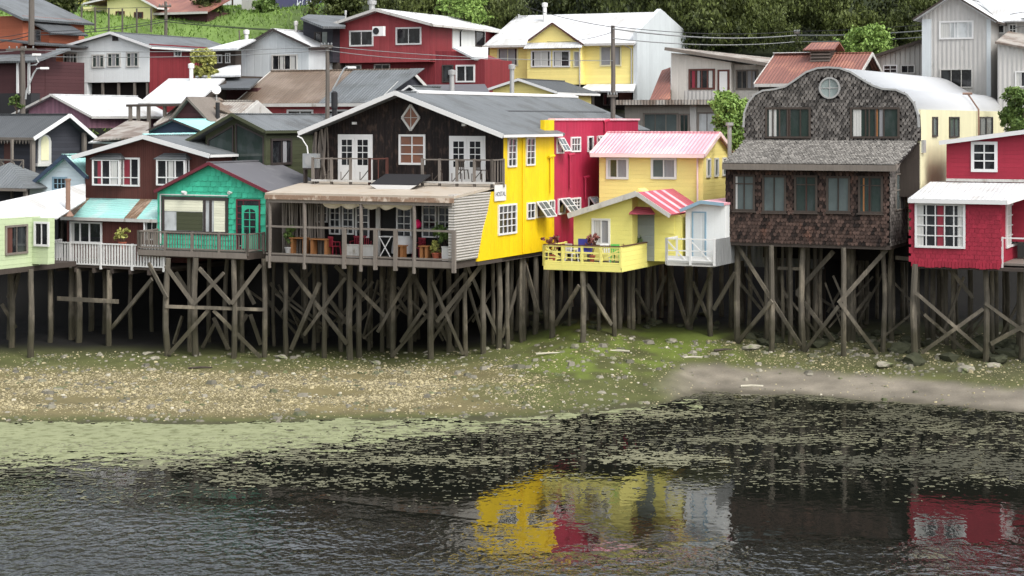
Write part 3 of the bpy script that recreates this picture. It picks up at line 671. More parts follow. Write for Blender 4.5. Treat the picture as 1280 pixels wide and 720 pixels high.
# --- olive house
h = H('olive_glass_gable_house', 'olive green house with a tall glazed gable rising behind the emerald house', 'house', 333, 93, 6)
g = gable(h, 257, 333, 238, (226, 179), (290, 142), (331, 163), 11, 'olive_boards', 'grey_roof_y', trim='olive_boards', over=.5, t=.14, trimw=.16)
gz = g['zl']; zb2 = h.fz(257, 212)[1]
def glasspoly(x0, x1, bot0, bot1, name, v=-.02):
    a = h.fz(x0, 200)[0]; c = h.fz(x1, 200)[0]; za = h.fz(x0, bot0)[1]; zc = h.fz(x1, bot1)[1]
    po = [(a, za), (c, zc), (c, gz(c)-.35), (a, gz(a)-.35)]
    o = h.put('glazing', B().prism(po, -.03, -.002), 'green_glass'); b = B()
    for i in range(4):
        p, q = po[i], po[(i+1) % 4]; b.bar((p[0], -.06, p[1]), (q[0], -.06, q[1]), .06, .09)
    h.put('glazing_frame', b, 'dark_frame', o)
glasspoly(261, 292, 206, 206, 'a'); glasspoly(296, 330, 207, 220, 'b')
h.put('corner_post', B().box(-.12, .02, -.06, .02, 6.5, gz(0)), 'olive_boards')
ws(h, 338, 173, 364, 206, cols=2, mat='dark_frame', fr=.12, cur=[(.6, .8, 'curtain_grey')], pane='glass')
# --- air conditioner between olive and black houses
h = H('air_conditioner', 'grey air conditioning unit on a dark bracket between the olive wall and the black house', 'air conditioner', 388, 90.2, 9.2)
h.put('casing', B().box(-.45, .35, 0, .35, 9.35+.3, 9.35+1.0), 'steel'); h.put('fan_grille', B().tube([(-.05, -.02, 10.0), (-.05, 0.01, 10.0)], .27, 16), 'pipe_metal')
h.put('bracket', B().box(-.42, -.34, .02, .3, 8.9, 9.66).box(.24, .32, .02, .3, 8.9, 9.66).box(-.42, .32, 0, .33, 9.58, 9.647), 'dark_frame')
h.put('hose', B().tube([(-.2, .1, 10.35), (-.25, .1, 10.7), (-.55, .1, 11.1), (-.8, .1, 11.2)], .035), 'white_paint')

# --- black house with terrace, yellow flank
h = H('black_gabled_guesthouse', 'large black boarded stilt house with french doors, bright yellow flank and covered terrace', 'house', 628, 87, .8)
BL = h
zb = 5.5; LY = h.sz(692, 240)[0]
g = gable(h, 391, 628, 322, (373, 165), (494, 114), (629, 168), LY, 'black_boards', 'grey_roof_y', over=.9, t=.14, back=0)
# long roof carries on over the crimson part
a, l, r = g['a'], g['l'], g['r']; Lr = h.sz(770, 148)[0]
b = B(); y0 = LY+.003
ap_end = 21.0
b.slab([(a[0]+.002, y0, a[1]), (r[0], y0, r[1]), (r[0], LY+.4, r[1]), (-.3, LY+.6, r[1]+.12), (-.3, 20.5, r[1]+.12), (a[0]+.002, ap_end, a[1])], .14)
b.slab([(l[0], y0, l[1]), (a[0], y0, a[1]), (a[0], ap_end, a[1]), (l[0], ap_end, l[1])], .14)
h.put('rear_roof', b, 'grey_roof_y')
h.put('ridge_cap', B().prism([(a[0]-.35, a[1]-.1), (a[0]+.3, a[1]-.08), (a[0]+.3, a[1]), (a[0], a[1]+.09), (a[0]-.35, a[1]+.0)], 1, ap_end), 'white_paint')
h.put('roof_seam', B().prism([(a[0]*.55-.1, a[1]*.55+r[1]*.45-.03), (a[0]*.55+.1, a[1]*.55+r[1]*.45-.1), (a[0]*.55+.1, a[1]*.55+r[1]*.45+.0), (a[0]*.55-.1, a[1]*.55+r[1]*.45+.06)], -.8, ap_end-1), 'slate_roof_y')
zt = g['zl'](0)
# side: yellow cladding with a slanting cut line, corrugated zinc in front of it
bot = lambda v: zb
vcut0 = h.sz(597, 326)[0]; vcut1 = h.sz(612, 245)[0]; ztr = h.sz(612, 240)[1]
h.put('yellow_flank', B().prismx([(vcut0, zb), (LY, zb), (LY, zt-.02), (.02, zt-.02), (.02, ztr), (vcut1+.15, ztr), (vcut1-.2, ztr-.9), ((vcut0+vcut1)/2-.12, (zb+ztr)/2-.2)], -.6, .03), 'yellow_boards')
vF = h.sz(568, 300)[0]
h.put('zinc_cladding', B().prismx([(vF, zb+.15), (vcut0, zb+.15), ((vcut0+vcut1)/2-.1, (zb+ztr)/2-.2), (vcut1-.2, ztr-.9), (vcut1+.15, ztr), (vF, ztr)], -.3, .0), 'zinc_horizontal')
h.put('corner_trim', B().box(-.02, .05, -.03, .019, ztr, zt-.02), 'black_boards')
h.put('downpipe', B().tube([(.07, h.sz(652, 200)[0], z) for z in (zb+.1, zt)], .035), 'yellow_boards')
ws(h, 634, 172, 645, 209, u=.03, cols=2, rows=4, fr=.08); ws(h, 657, 172, 668, 207, u=.03, cols=2, rows=4, fr=.08)
ws(h, 622, 255, 645, 293, u=.03, cols=4, rows=4, fr=.09, mu=.04)
ws(h, 658, 253, 668, 274, u=.03, cols=2, rows=2, fr=.07); ws(h, 670, 253, 682, 272, u=.03, cols=1, fr=.07, name='window'); ws(h, 685, 250, 692.5, 270, u=.03, cols=2, rows=2, fr=.07)
def awning(h, x0, y0, x1, y1, u=0, out=.45):
    a0, a1, z0, z1 = h.srect(x0, y0, x1, y1, u); b = B(); d = Vector((out, 0, -(z1-z0)*.9))
    p0, p1 = Vector((u+.09, a0, z1)), Vector((u+.09, a1, z1)); q0, q1 = p0+d, p1+d
    b.bar(p0, p1, .06, .06); b.bar(q0, q1, .06, .06); b.bar(p0, q0, .06, .06); b.bar(p1, q1, .06, .06); m0, m1 = (p0+p1)/2, (q0+q1)/2; b.bar(m0, m1, .035, .035); b.bar((p0+q0)/2, (p1+q1)/2, .035, .035)
    o = h.put('open_sash', b, 'white_paint'); h.put('pane', B().slab([p0, p1, q1, q0], .01), 'pale_glass', o)
awning(h, 669, 252, 681, 272, .03, .55)
for x, y in ((686, 197), ): h.put('wall_pipe', B().tube([(.1, h.sz(686, 200)[0], h.sz(686, 196)[1]), (.12, h.sz(686, 200)[0], h.sz(686, 240)[1])], .05).tube([(.12, h.sz(684, 200)[0]-.1, h.sz(686, 196)[1]), (.12, h.sz(690, 200)[0], h.sz(686, 196)[1]+.05)], .07), 'yellow_boards')
vY = h.sz(680, 160)[0]
h.put('parapet', B().box(-.2, .03, vY, LY, zt-.01, h.sz(686, 150)[1]), 'yellow_boards')
h.put('flank_floor', B().box(-9, .0, vcut0, LY, zb-.2, zb-.004), 'dark_timber')
# upper doors and window
def french(h, x0, y0, x1, y1, v=0, rows=4, low=.32, label=None):
    a0, a1, z0, z1 = h.frect(x0, y0, x1, y1, v); b = B(mf(v)); mid = (a0+a1)/2
    b.box(a0, a1, 0, .05, z0, z1); o = h.put('french_door', b, 'white_paint')
    for s0, s1 in ((a0+.1, mid-.02), (mid+.02, a1-.1)):
        b = B(mf(v)); b.box(s0, s1, .051, .075, z0+.02, z1-.1); l_ = h.put('door_leaf', b, 'white_paint', o)
        g0, g1, gz0, gz1 = s0+.12, s1-.12, z0+(z1-z0)*low, z1-.24
        c = B(mf(v))
        for i in range(2):
            for j in range(rows):
                w_ = (g1-g0)/2; hh = (gz1-gz0)/rows; c.box(g0+i*w_+.02, g0+(i+1)*w_-.02, .076, .08, gz0+j*hh+.02, gz0+(j+1)*hh-.02)
        h.put('pane', c, 'glass', o)
french(h, 423, 168, 466, 225); french(h, 562, 170, 607, 228)
wf(h, 499, 168, 532, 206, cols=2, rows=3, pane='brown_glass', fr=.1, mu=.05)
u, z = h.fz(514, 147); b = B(); q = [(u, z+.62), (u+.48, z), (u, z-.62), (u-.48, z)]
h.put('diamond_window', B().prism([(u, z+.55), (u+.42, z), (u, z-.55), (u-.42, z)], -.03, -.002), 'brown_glass')
for i in range(4): b.bar((q[i][0], -.05, q[i][1]), (q[(i+1) % 4][0], -.05, q[(i+1) % 4][1]), .07, .1)
b.bar((u-.4, -.045, z), (u+.4, -.045, z), .03, .03); b.bar((u, -.045, z-.5), (u, -.045, z+.5), .03, .03); h.put('diamond_frame', b, 'dirty_white')
for px in (444, 581): u, z = h.fz(px, 154 if px < 500 else 156); h.put('wall_lamp', B().box(u-.1, u+.1, -.15, 0, z-.06, z+.06), 'plastic_white')
# driftwood trunks on the left of the porch
b = B()
for i in range(7):
    u = h.fz(395+i*2.6, 200)[0]; b.tube([(u+random.uniform(-.05, .05), -.1+random.uniform(-.1, .1), z) for z in (9.0, 9.8, 10.6, g['zl'](u)-.05)], .06, 6, wob=.3)
h.put('driftwood_screen', b, 'grey_timber')
# terrace cover and balcony
vB = -1.3; zfl = h.fz(500, 228, 0)[1]; zc0 = h.fz(450, 243, vF)[1]; ul = h.fz(333, 240, vF)[0]
h.put('terrace_cover', B().slab([(ul, vF-.1, zc0), (.02, vF-.1, zc0), (.02, -.02, zfl), (h.fz(385, 225, 0)[0], -.02, zfl)], .12, (0, 0, -1)), 'terrace_cover')
b = B(); b.box(ul, .03, vF-.16, vF-.1, zc0-.3, zc0-.09); o = h.put('fascia', b, 'weathered_fascia')
h.put('awning_edge', B().box(ul+.1, -.1, vF-.1, vF+.05, zc0-.45, zc0-.28), 'grey_timber')
ub = h.fz(391, 225, vB)[0]; uc1 = h.fz(462, 225, vB)[0]; uc2 = h.fz(528, 225, vB)[0]; ud = h.fz(615, 228, vB)[0]
zr0 = h.fz(500, 230, vB)[1]; zr1 = h.fz(500, 199, vB)[1]
for p0, p1 in ((ub, uc1), (uc2, ud)):
    railing(h, [(p0, vB), (p1, vB)], zr0, zr1, 'grey_timber', sp=None, post=1.0)
railing(h, [(uc1, vB), (uc1+.4, -.3)], zr0, zr1, 'red_brown_timber', sp=.4, post=.8); railing(h, [(ud, vB), (ud+.02, -.1)], zr0, zr1, 'grey_timber', sp=.3, post=1.2)
for p0, p1 in ((ub, uc1), (uc2, ud)):   # crossed infill of the balcony panels
    b = B()
    n = int((p1-p0)/.5)
    for i in range(n):
        x = p0+(p1-p0)*i/n; x2 = p0+(p1-p0)*(i+1)/n; b.bar((x, vB, zr0+.12), (x2, vB, zr0+.12+(zr1-zr0)*.5*(i % 2)), .03, .035); b.bar((x2, vB, zr0+.1), (x2, vB, zr0+.55), .03, .035)
    h.put('railing_infill', b, 'dark_timber')
h.put('balcony_edge', B().box(ub, ud+.1, vB-.15, vB+.1, zfl-.06+.1, zfl+.13), 'dirty_white')
# dark hatch on the cover
f0_, f1_, k0_, k1_ = h.fz(463, 230, -2.8), h.fz(521, 230, -2.8), h.fz(538, 218, -1.4), h.fz(482, 218, -1.4)
h.put('hatch_roof', B().slab([(f0_[0], -2.8, f0_[1]), (f1_[0], -2.8, f0_[1]), (k0_[0], -1.4, k0_[1]), (k1_[0], -1.4, k0_[1])], .07), 'pipe_dark')
h.put('hatch_trim', B().prism([(f0_[0], f0_[1]-.03), (f0_[0]+.35, f0_[1]-.22), (f1_[0]-.35, f0_[1]-.22), (f1_[0], f0_[1]-.03)], -2.86, -2.79), 'white_paint')
# terrace
zf = zb+.15; vW = -3.0
h.put('terrace_floor', B().box(ul, -.1, vF, vW+2, zf-.35, zf), 'dark_timber')
h.put('rim_beam', B().box(ul, 0, vF-.06, vF-.003, zf-.3, zf-.03), 'grey_timber')
h.put('lower_wall', B().box(ul+1.6, -.31, vW, vW+2.5, zf+.003, zc0-.15), 'wall_backing')
wf(h, 394, 246, 410, 278, v=vW, cols=2, rows=3); wf(h, 412, 248, 426, 293, v=vW, cols=2, rows=5); wf(h, 428, 248, 443, 293, v=vW, cols=2, rows=5); wf(h, 445, 250, 462, 297, v=vW, cols=2, rows=5)
h.put('post', B().box(*h.frect(471, 250, 476, 316, vW)[:2], vW-.1, vW-.003, zf, zc0-.15), 'dirty_white')
wf(h, 496, 250, 515, 300, v=vW, cols=2, rows=5); wf(h, 528, 249, 546, 297, v=vW, cols=2, rows=5); wf(h, 548, 249, 566, 297, v=vW, cols=2, rows=5)
h.put('doorway', B().box(*h.frect(478, 250, 495, 316, vW)[:2], vW-.01, vW-.003, zf, zc0-.2), 'door_black')
b = B()
for i in range(20):
    u = ul+.15+i*.12; z = zf; b.tube([(u+random.uniform(-.04, .04), vF+1.2+random.uniform(-.15, .15), z), (u+random.uniform(-.06, .06), vF+1.2, z+1.5), (u, vF+1.2, zc0-.2)], .05, 5, wob=.3)
h.put('trunk_screen', b, 'grey_timber')
zrt = h.fz(450, 286, vF)[1]
for px in (337, 380.5, 451, 517.5):
    u = h.fz(px, 280, vF)[0]; h.put('post', B().tube([(u, vF-.0, zf-.6), (u+.03, vF, zf+1.2), (u, vF, zc0-.28)], .085, 8, wob=.1), 'grey_timber')
b = B(); b.bar((ul, vF, zrt), (0, vF, zrt), .07, .09); b.bar((ul, vF, zf+.08), (0, vF, zf+.08), .06, .07); b.bar((-.05, vF, zrt), (-.05, vcut0-1, zrt), .06, .08); h.put('railing', b, 'grey_timber')
for px in (431, 470, 495, 568):
    u = h.fz(px, 300, vF)[0]; h.put('railing_post', B().box(u-.08, u+.08, vF-.12, vF+.04, zf-.5, zrt+.02), 'grey_timber')
# scalloped sail cloth under the cover
def scallop(h, x0, x1, v, zt, n=5):
    u0, u1 = h.fz(x0, 250, v)[0], h.fz(x1, 250, v)[0]; vs = []; fs = []; m = n*8
    for i in range(m+1):
        t = i/m; d = .2+.16*abs(math.sin(math.pi*t*n+.4))*(1-.1*random.random()); x = u0+(u1-u0)*t
        for k, s_ in enumerate((0, .5, 1)): vs.append((x, v+.12*math.sin(t*n*math.pi)+.25*s_*s_-.1, zt-d*s_))
    for i in range(m):
        for k in range(2): fs.append((i*3+k, (i+1)*3+k, (i+1)*3+k+1, i*3+k+1))
    h.put('cloth_valance', B().add(vs, fs), 'sailcloth', smooth=True)
scallop(h, 404, 450, vF+.25, zc0-.36, 2); scallop(h, 453, 516, vF+.25, zc0-.36, 3)
stilts(h, [358, 405, 438, 449, 492, 538, 582, 604], zf-.3, 3)
stilts(h, [623, 655], zb-.15, 3)
for v in (1, 2.6, 4.2, 5.8): 
    W = h.world(-.2, v, 0); stilt_at(h, W.x, W.y, zb-.15)
braces(h, [(363, 337, 434, 430), (432, 347, 380, 419), (400, 353, 364, 437), (419, 332, 481, 395), (516, 338, 472, 415), (540, 352, 579, 443), (581, 341, 489, 446), (603, 330, 546, 402), (583, 330, 629, 435), (533, 380, 501, 428)])
braces(h, [(408, 369, 434, 404), (483, 349, 516, 400), (516, 343, 568, 441), (586, 360, 603, 419), (473, 350, 455, 420), (548, 370, 562, 425), (500, 372, 520, 345)], dy=1.6)
braces(h, [(656, 330, 627, 422), (656, 329, 673, 391)], dy=.4)
def messy(h, n, x0, x1, y0, y1):
    for i in range(n):
        px = random.uniform(x0, x1); d = random.uniform(1.2, 4.5); Y = yfront(px)+d; w_ = random.uniform(.8, 2.4)*random.choice((-1, 1)); X = (px-640)*Y/F
        za = random.uniform(1.0, 2.6); zb_ = za+random.uniform(1.5, 3); zb_ = min(zb_, 5.2)
        h.put('brace', B().bar(h.loc((X, Y, za)), h.loc((X+w_, Y+.2, zb_)), .07, random.uniform(.08, .15)), 'pile')
messy(h, 22, 350, 640, 0, 0)
# sign
q = h.srect(617, 231, 631, 251, .03)
s = H('guesthouse_sign', 'small white rounded sign with faint grey lettering on the yellow flank', 'sign', 628, 87, q[2])
s.put('board', B(ms(.06)).box(q[0], q[1], 0, .04, q[2], q[3]), 'white_paint')
fc = bpy.data.curves.new('lettering', 'FONT'); fc.body = "HOSTAL"; fc.size = (q[1]-q[0])*.24; fc.align_x = 'CENTER'; fc.extrude = .004; fc.materials.append(MATS['lettering'])
ft = bpy.data.objects.new('lettering_source', fc); C.objects.link(ft); bpy.context.view_layer.update()
fo = bpy.data.objects.new('lettering', bpy.data.meshes.new_from_object(ft.evaluated_get(bpy.context.evaluated_depsgraph_get()))); bpy.data.objects.remove(ft); C.objects.link(fo); fo.parent = s.e; fo.location = (.106, (q[0]+q[1])/2, (q[3]-q[2])*.3); fo.rotation_euler = (R(90), 0, R(90))

# --- crimson building behind
h = H('crimson_boarded_building', 'crimson red boarded building directly behind the yellow flank with tilted open windows', 'building', 628, 87, 5.5)
h2 = h
L2 = h.sz(797, 200)[0]; ztc = h.sz(745, 150.5)[1]
h.put('wall', B().box(-.28, .03, LY+.004, L2, 5.6, ztc).box(-9, -.281, LY+.004, L2, 5.6, 11.2), 'crimson_boards')
h.put('coping', B().box(-.3, .1, LY+.004, L2+.1, ztc+.002, ztc+.1), 'pink_roof_y')
ws(h, 713, 171, 725, 190, u=.03, cols=3, rows=2, fr=.08)
for r_ in ((695, 172, 704, 192), (734, 170, 741, 190), (746, 170, 753, 190), (697, 248, 706, 268)): ws(h, *r_, u=.03, cols=1, fr=.08)
awning(h, 695, 173, 703, 190, .03, .38); awning(h, 746, 170, 754, 190, .03, .5); awning(h, 699, 248, 710, 268, .03, .6)
ws(h, 713, 247, 725, 263, u=.03, cols=3, rows=3, fr=.08); ws(h, 735, 246, 744, 262, u=.03, cols=1, fr=.08); awning(h, 735, 246, 744, 262, .03, .5)
for x, y0, y1 in ((710, 194, 236), (754, 152, 167), (729, 222, 248)):
    v, z1 = h.sz(x, y0); z0 = h.sz(x, y1)[1]; h.put('wall_pipe', B().tube([(.12, v, z0), (.12, v, z1)], .055).tube([(.05, v-.1, z1), (.2, v+.35, z1+.05)], .08), 'crimson_boards')

# --- pale yellow house with pink roof
h = H('yellow_house_with_pink_roof', 'pale yellow two storey house under a faded pink metal roof', 'house', 879, 93, 5)
g = eaves(h, 749, 879, 300, 192, 165, 4.2, 'yellow_wall', 'pink_roof_x', trim='pale_pink_paint', rl=738, rr=880, over=.4)
wf(h, 758, 197, 786, 224, cols=2, fr=.12, mu=.07, cur=[(.5, 1, 'curtain_grey'), (0, .12, 'curtain_white')], pane='green_glass')
wf(h, 814, 197, 846, 224, cols=2, fr=.12, mu=.07, cur=[(.55, 1, 'curtain_grey')], pane='pale_glass')
ws(h, 874+6, 198, 880+0+5, 222, u=0, cols=1, fr=.08) if False else None
zz = (h.fz(860, 222)[1], h.fz(860, 198)[1])
for v in (.45, 1.7, 3.0): window(h, ms(0), (v, v+.62, zz[0], zz[1]), cols=1, fr=.09, pane='pale_glass')
u = h.fz(866, 250)[0]; h.put('downpipe', B().tube([(-.28, -.08, 6.5), (-.28, -.08, g['ze']-.2)], .05), 'pale_pink_paint')
for i, X in enumerate((1, 3, 5)): W = h.world(-X, .3, 0); stilt_at(h, W.x, W.y, 5.6)
h = H('stove_pipe', 'pale metal stove pipe with a cap between the pink roof and the dark shingle house', 'chimney', 912, 93.5, 10)
h.put('pipe', B().lathe(0, 0, [(.11, 9.5), (.11, h.fz(912, 157)[1]), (.2, h.fz(912, 157)[1]), (.2, h.fz(912, 153)[1])]), 'pipe_metal')

# --- lemon house
h = H('lemon_yellow_cottage', 'small lemon yellow stilt house with a red striped porch roof and a lemon deck', 'house', 790, 88.5, 1.4)
LE = h
zd = h.fz(740, 331, -2.6)[1]
a = h.fz(796, 240, -.4); l = h.fz(710, 268, -.4)
uL = h.fz(717, 300)[0]; zr = lambda u: l[1]+(a[1]-l[1])*(u-l[0])/(a[0]-l[0])-.13
ua_ = min(a[0], -.001); h.put('wall', B().prism([(uL, zd), (0, zd), (0, zr(ua_)-(0-ua_)*.45), (ua_, zr(ua_)), (uL, zr(uL))], 0, 4.5), 'lemon_wall')
ro = h.put('roof', B().slab([(l[0], -.4, l[1]), (a[0], -.4, a[1]), (a[0], 4.6, a[1]), (l[0], 4.6, l[1])], .1), 'white_roof_y')
h.put('bargeboard', B().bar((l[0], -.44, l[1]-.07), (a[0], -.44, a[1]-.07), .05, .26), 'dirty_white', ro)
wf(h, 740, 273, 763, 306, cols=1, splits=[.52], fr=.1, mu=.08, cur=[(0, .5, 'curtain_white'), (.55, 1, 'curtain_grey')])
# porch: red roof sloping right
tri = [(792, 238, 88.3), (812, 262, 88.0), (880, 258, 91.5)]
ru = h.fz(850, 265, .9)[0]
a2 = (a[0], a[1]+.03); e = h.fz(838, 268, -.4)
rr_ = h.put('porch_roof', B().slab([(a[0]+.01, -.4, a[1]), (e[0], -.4, e[1]), (e[0], 4.6, e[1]), (a[0]+.01, 4.6, a[1])], .08), 'red_roof')
b = B(); k = (e[1]-a[1])/(e[0]-a[0])
for t in (.5, 1.6, 2.8): 
    z = lambda u: a[1]+k*(u-a[0])+.012
    b.slab([(a[0]+.05, t, z(a[0]+.05)), (e[0]-.02, t, z(e[0]-.02)), (e[0]-.02, t+.4, z(e[0]-.02)), (a[0]+.05, t+.4, z(a[0]+.05))], .01)
h.put('roof_stripe', b, 'pink_roof_y', rr_)
h.put('bargeboard', B().bar((a[0], -.45, a[1]-.08), (e[0], -.45, e[1]-.08), .05, .2), 'dirty_white', rr_)
uq = h.fz(852, 290, .8)[0]
h.put('porch_wall', B().prism([(.003, zd), (uq, zd), (uq, a[1]+k*(uq-a[0])-.12), (.003, a[1]+k*(0-a[0])-.12)], .8, 1.7), 'lemon_wall')
r_ = h.frect(795, 266, 818, 304, .8); h.put('door', B(mf(.8)).box(r_[0], r_[1], 0, .05, zd, r_[3]), 'door_grey')
q = h.pl([(787, 267, 88.2), (818, 267, 88.0), (793, 258, 89)], [(786, 267), (819, 267), (813, 259), (793, 258)])
h.put('door_canopy', B().slab(q, .05), 'red_roof')
r_ = h.frect(826, 270, 843, 292, .8); h.put('wall_panel', B(mf(.8)).box(*r_[:2], 0, .03, *r_[2:]), 'lemon_wall')
dv = -2.6; u0 = h.fz(680, 333, dv)[0]; u1 = h.fz(776, 337, dv)[0]; vS = h.sz(833, 320, u1)[0]
joists(h, [(u0, dv), (u1, dv), (u1, vS), (u0, vS)], zd-.2, zd-.003, 'dark_timber')
h.put('skirt', B().box(u0, u1, dv-.05, dv, zd-.3, zd+.06), 'lemon_wall')
zt = h.fz(740, 309, dv)[1]
railing(h, [(u0, dv), (u1, dv)], zd, zt, 'lemon_wall', sp=None, post=1.05)
b = B(); b.bar((u0, dv, zd+.55), (u1, dv, zd+.55), .05, .08)
b.bar((u0+.1, dv, zt-.1), (u0+1, dv, zd+.2), .05, .08); b.bar((u1-1, dv, zd+.2), (u1-.1, dv, zt-.1), .05, .08); b.bar((u0+.05, dv, zd+.3), (u1, dv, zd+.3), .05, .05)
h.put('railing_brace', b, 'lemon_wall')
h.put('rail_cap', B().box(u0, u1, dv-.07, dv+.07, zt+.05, zt+.09).box(u1-.07, u1+.07, dv+.07, vS, zt+.05, zt+.09), 'red_brown_timber')
h.put('parapet', B().box(u1-.03, u1+.03, dv+.06, vS, zd-.3, zt+.045), 'lemon_wall')
railing(h, [(u0+.01, 0), (u0, dv)], zd, zt, 'lemon_wall', sp=.5, post=1.3)
stilts(h, [690, 728, 768], zd-.2, 3); stilts(h, [791, 811], zd-.1, 2)
braces(h, [(724, 357, 694, 406), (734, 356, 764, 406), (795, 362, 810, 393), (832, 345, 815, 389)], w_=.1)
LZD = zd
plant(690, 331, 88.6, 1.1, .55, 'leaf_red', 'potted_shrub', 'reddish plants at the left corner of the lemon deck', 'terracotta', z=LZD, seed=5)
plant(739, 331, 88.2, 1.35, .42, 'leaf_red', 'potted_shrub', 'dark red leaved plant beneath the window of the lemon cottage', 'terracotta', z=LZD, seed=6)
plant(780, 325, 89.0, 1.0, .3, 'leaf_red', 'potted_shrub', 'reddish plant in a pot at the right end of the lemon deck', 'terracotta', z=LZD, seed=7)
plant(797, 322, 89.2, 1.1, .25, 'leaf_mid', 'potted_shrub', 'small green plant in a white pot beside the grey door of the lemon cottage', 'plastic_white', z=LZD, seed=8)

# --- plastic chairs (one of a kind, copied)
def chair(mat, name, label, group=None, arms=True):
    e = bpy.data.objects.new(name, None); C.objects.link(e); tag(e, label, 'chair', group)
    b = B(); b.box(-.22, .22, -.22, .22, .42, .45); mesh_obj('seat', b.v, b.f, mat, e)
    b = B(); [b.box(-.2+i*.09, -.16+i*.09, .19, .22, .45, .86) for i in range(5)]; b.box(-.22, .22, .185, .225, .82, .9); mesh_obj('backrest', b.v, b.f, mat, e)
    for sx in (-1, 1):
        for sy in (-1, 1): b = B(); b.bar((sx*.19, sy*.19, .42), (sx*.23, sy*.23, 0), .04, .04); mesh_obj('leg', b.v, b.f, mat, e)
        if arms: b = B(); b.bar((sx*.22, .2, .66), (sx*.22, -.18, .64), .05, .03).bar((sx*.22, -.17, .63), (sx*.21, -.17, .44), .03, .03); mesh_obj('armrest', b.v, b.f, mat, e)
    return e
def setat(e, h, u, v, z, rz=0): W = h.world(u, v, z); e.location = (W.x, W.y, z); e.rotation_euler = (0, 0, -h.th+rz)
c = chair('plastic_white', 'garden_chair', 'white plastic garden chair near the left end of the lemon deck'); setat(c, LE, u0+1.0, -1.6, LZD, R(160))
c = copy_tree(c); c['label'] = 'white plastic garden chair in front of the window of the lemon cottage'; setat(c, LE, h.fz(755, 320, -1)[0], -.9, LZD, R(200))
c = chair('plastic_green', 'garden_chair', 'bright green plastic chair on the lemon deck'); setat(c, LE, h.fz(771, 320, -1)[0], -1.0, LZD, R(180))
t = H('cushioned_bench', 'blue fabric covered bench on the lemon deck among the plants', 'bench', 727, 88, LZD)
t.put('seat', B().box(-.35, .35, 0, .45, LZD+.4, LZD+.55), 'blue_fabric'); t.put('backrest', B().box(-.35, .35, .4, .5, LZD+.55, LZD+1.1), 'blue_fabric')
for sx in (-.3, .3): t.put('leg', B().box(sx-.03, sx+.03, .05, .4, LZD, LZD+.4), 'dark_timber')

# --- white house with blue trim
h = H('small_white_house', 'small white stilt house with pale blue eaves and a white railed deck', 'house', 907, 87.4, 1.4)
zd = h.fz(870, 328, -1.2)[1]; uL = h.fz(857, 300)[0]
zl_, za_ = h.fz(853, 262, -.3)[1], h.fz(884, 251, -.3)[1]; ul = h.fz(850, 262, -.3)[0]; ua = h.fz(876, 252, -.3)[0]
h.put('wall', B().prism([(uL, zd), (-.02, zd), (-.02, zl_+.25), (ua, za_-.1), (uL, zl_-.02)], 0, 4), 'white_wall')
b = B(); b.slab([(ul, -.3, zl_), (ua, -.3, za_), (ua, 4, za_), (ul, 4, zl_)], .1); b.slab([(ua+.003, -.3, za_), (.02, -.3, za_-.1), (.02, 4, za_-.1), (ua+.003, 4, za_)], .1); ro = h.put('roof', b, 'pink_roof_y')
b = B(); b.bar((ul, -.33, zl_-.06), (ua, -.33, za_-.06), .05, .16); b.bar((ua, -.335, za_-.06), (.02, -.335, za_-.16), .05, .16); h.put('bargeboard', b, 'trim_blue', ro)
r_ = h.frect(867, 266, 881, 318); b = B(mf(0)); b.box(r_[0]-.08, r_[0], 0, .05, zd, r_[3]+.06).box(r_[1], r_[1]+.08, 0, .05, zd, r_[3]+.06).box(r_[0], r_[1], 0, .05, r_[3], r_[3]+.06)
dr = h.put('door_frame', b, 'trim_blue'); h.put('door', B(mf(0)).box(r_[0], r_[1], 0, .03, zd, r_[3]), 'light_grey_sheet', dr)
dv = -1.5; u0 = h.fz(833, 330, dv)[0]; u1 = h.fz(893, 333, dv)[0]
h.put('low_panel', B().box(u0+.05, u1-.05, dv+.0, dv+.03, zd-.1, zd+.3), 'white_paint')
joists(h, [(u0, dv), (u1, dv), (u1, 3), (u0, 3)], zd-.16, zd, 'dirty_white')
zt = h.fz(860, 299, dv)[1]
railing(h, [(u0, 0), (u0+.01, dv), (u1, dv)], zd, zt, 'white_paint', sp=None, post=1.2); b = B()
for k in range(2): x = u0+(u1-u0)*k/2; b.bar((x+.05, dv, zt-.1), (x+(u1-u0)/2*.8, dv, zd+.1), .04, .06); 
b.bar((u0, dv, (zd+zt)/2), (u1, dv, (zd+zt)/2), .04, .05); h.put('railing_brace', b, 'white_paint')
h.put('kick_board', B().box(u0+.3, u1, dv+.06, dv+.09, zd+.05, zd+.28), 'red_metal')
vS = h.sz(932, 318, u1+.05)[0]
h.put('zinc_screen', B().box(u1+.02, u1+.06, dv, vS, zd-.14, zt+.02), 'zinc_vertical')
stilts(h, [838, 863, 888], zd-.15, 2); braces(h, [(835, 331, 861, 413), (889, 341, 863, 406), (866, 352, 885, 397), (919, 341, 892, 387)], w_=.1)
# zinc fence running under the shingle house
h = H('zinc_fence', 'grey corrugated zinc fence hidden among the piles beneath the dark shingle house', 'fence', 1030, 91, 1.5)
uL = h.fz(930, 320)[0]; h.put('panel', B().box(uL, 0, 0, .05, h.fz(960, 334)[1], h.fz(960, 303)[1]), 'zinc_vertical')
for t in (0, .33, .66, 1): h.put('post', B().box(uL*(1-t)-.05, uL*(1-t)+.05, .055, .15, ground(h.world(uL*(1-t), 0, 0).x, h.world(uL*(1-t), 0, 0).y)-.2, h.fz(960, 306)[1]), 'dark_timber')

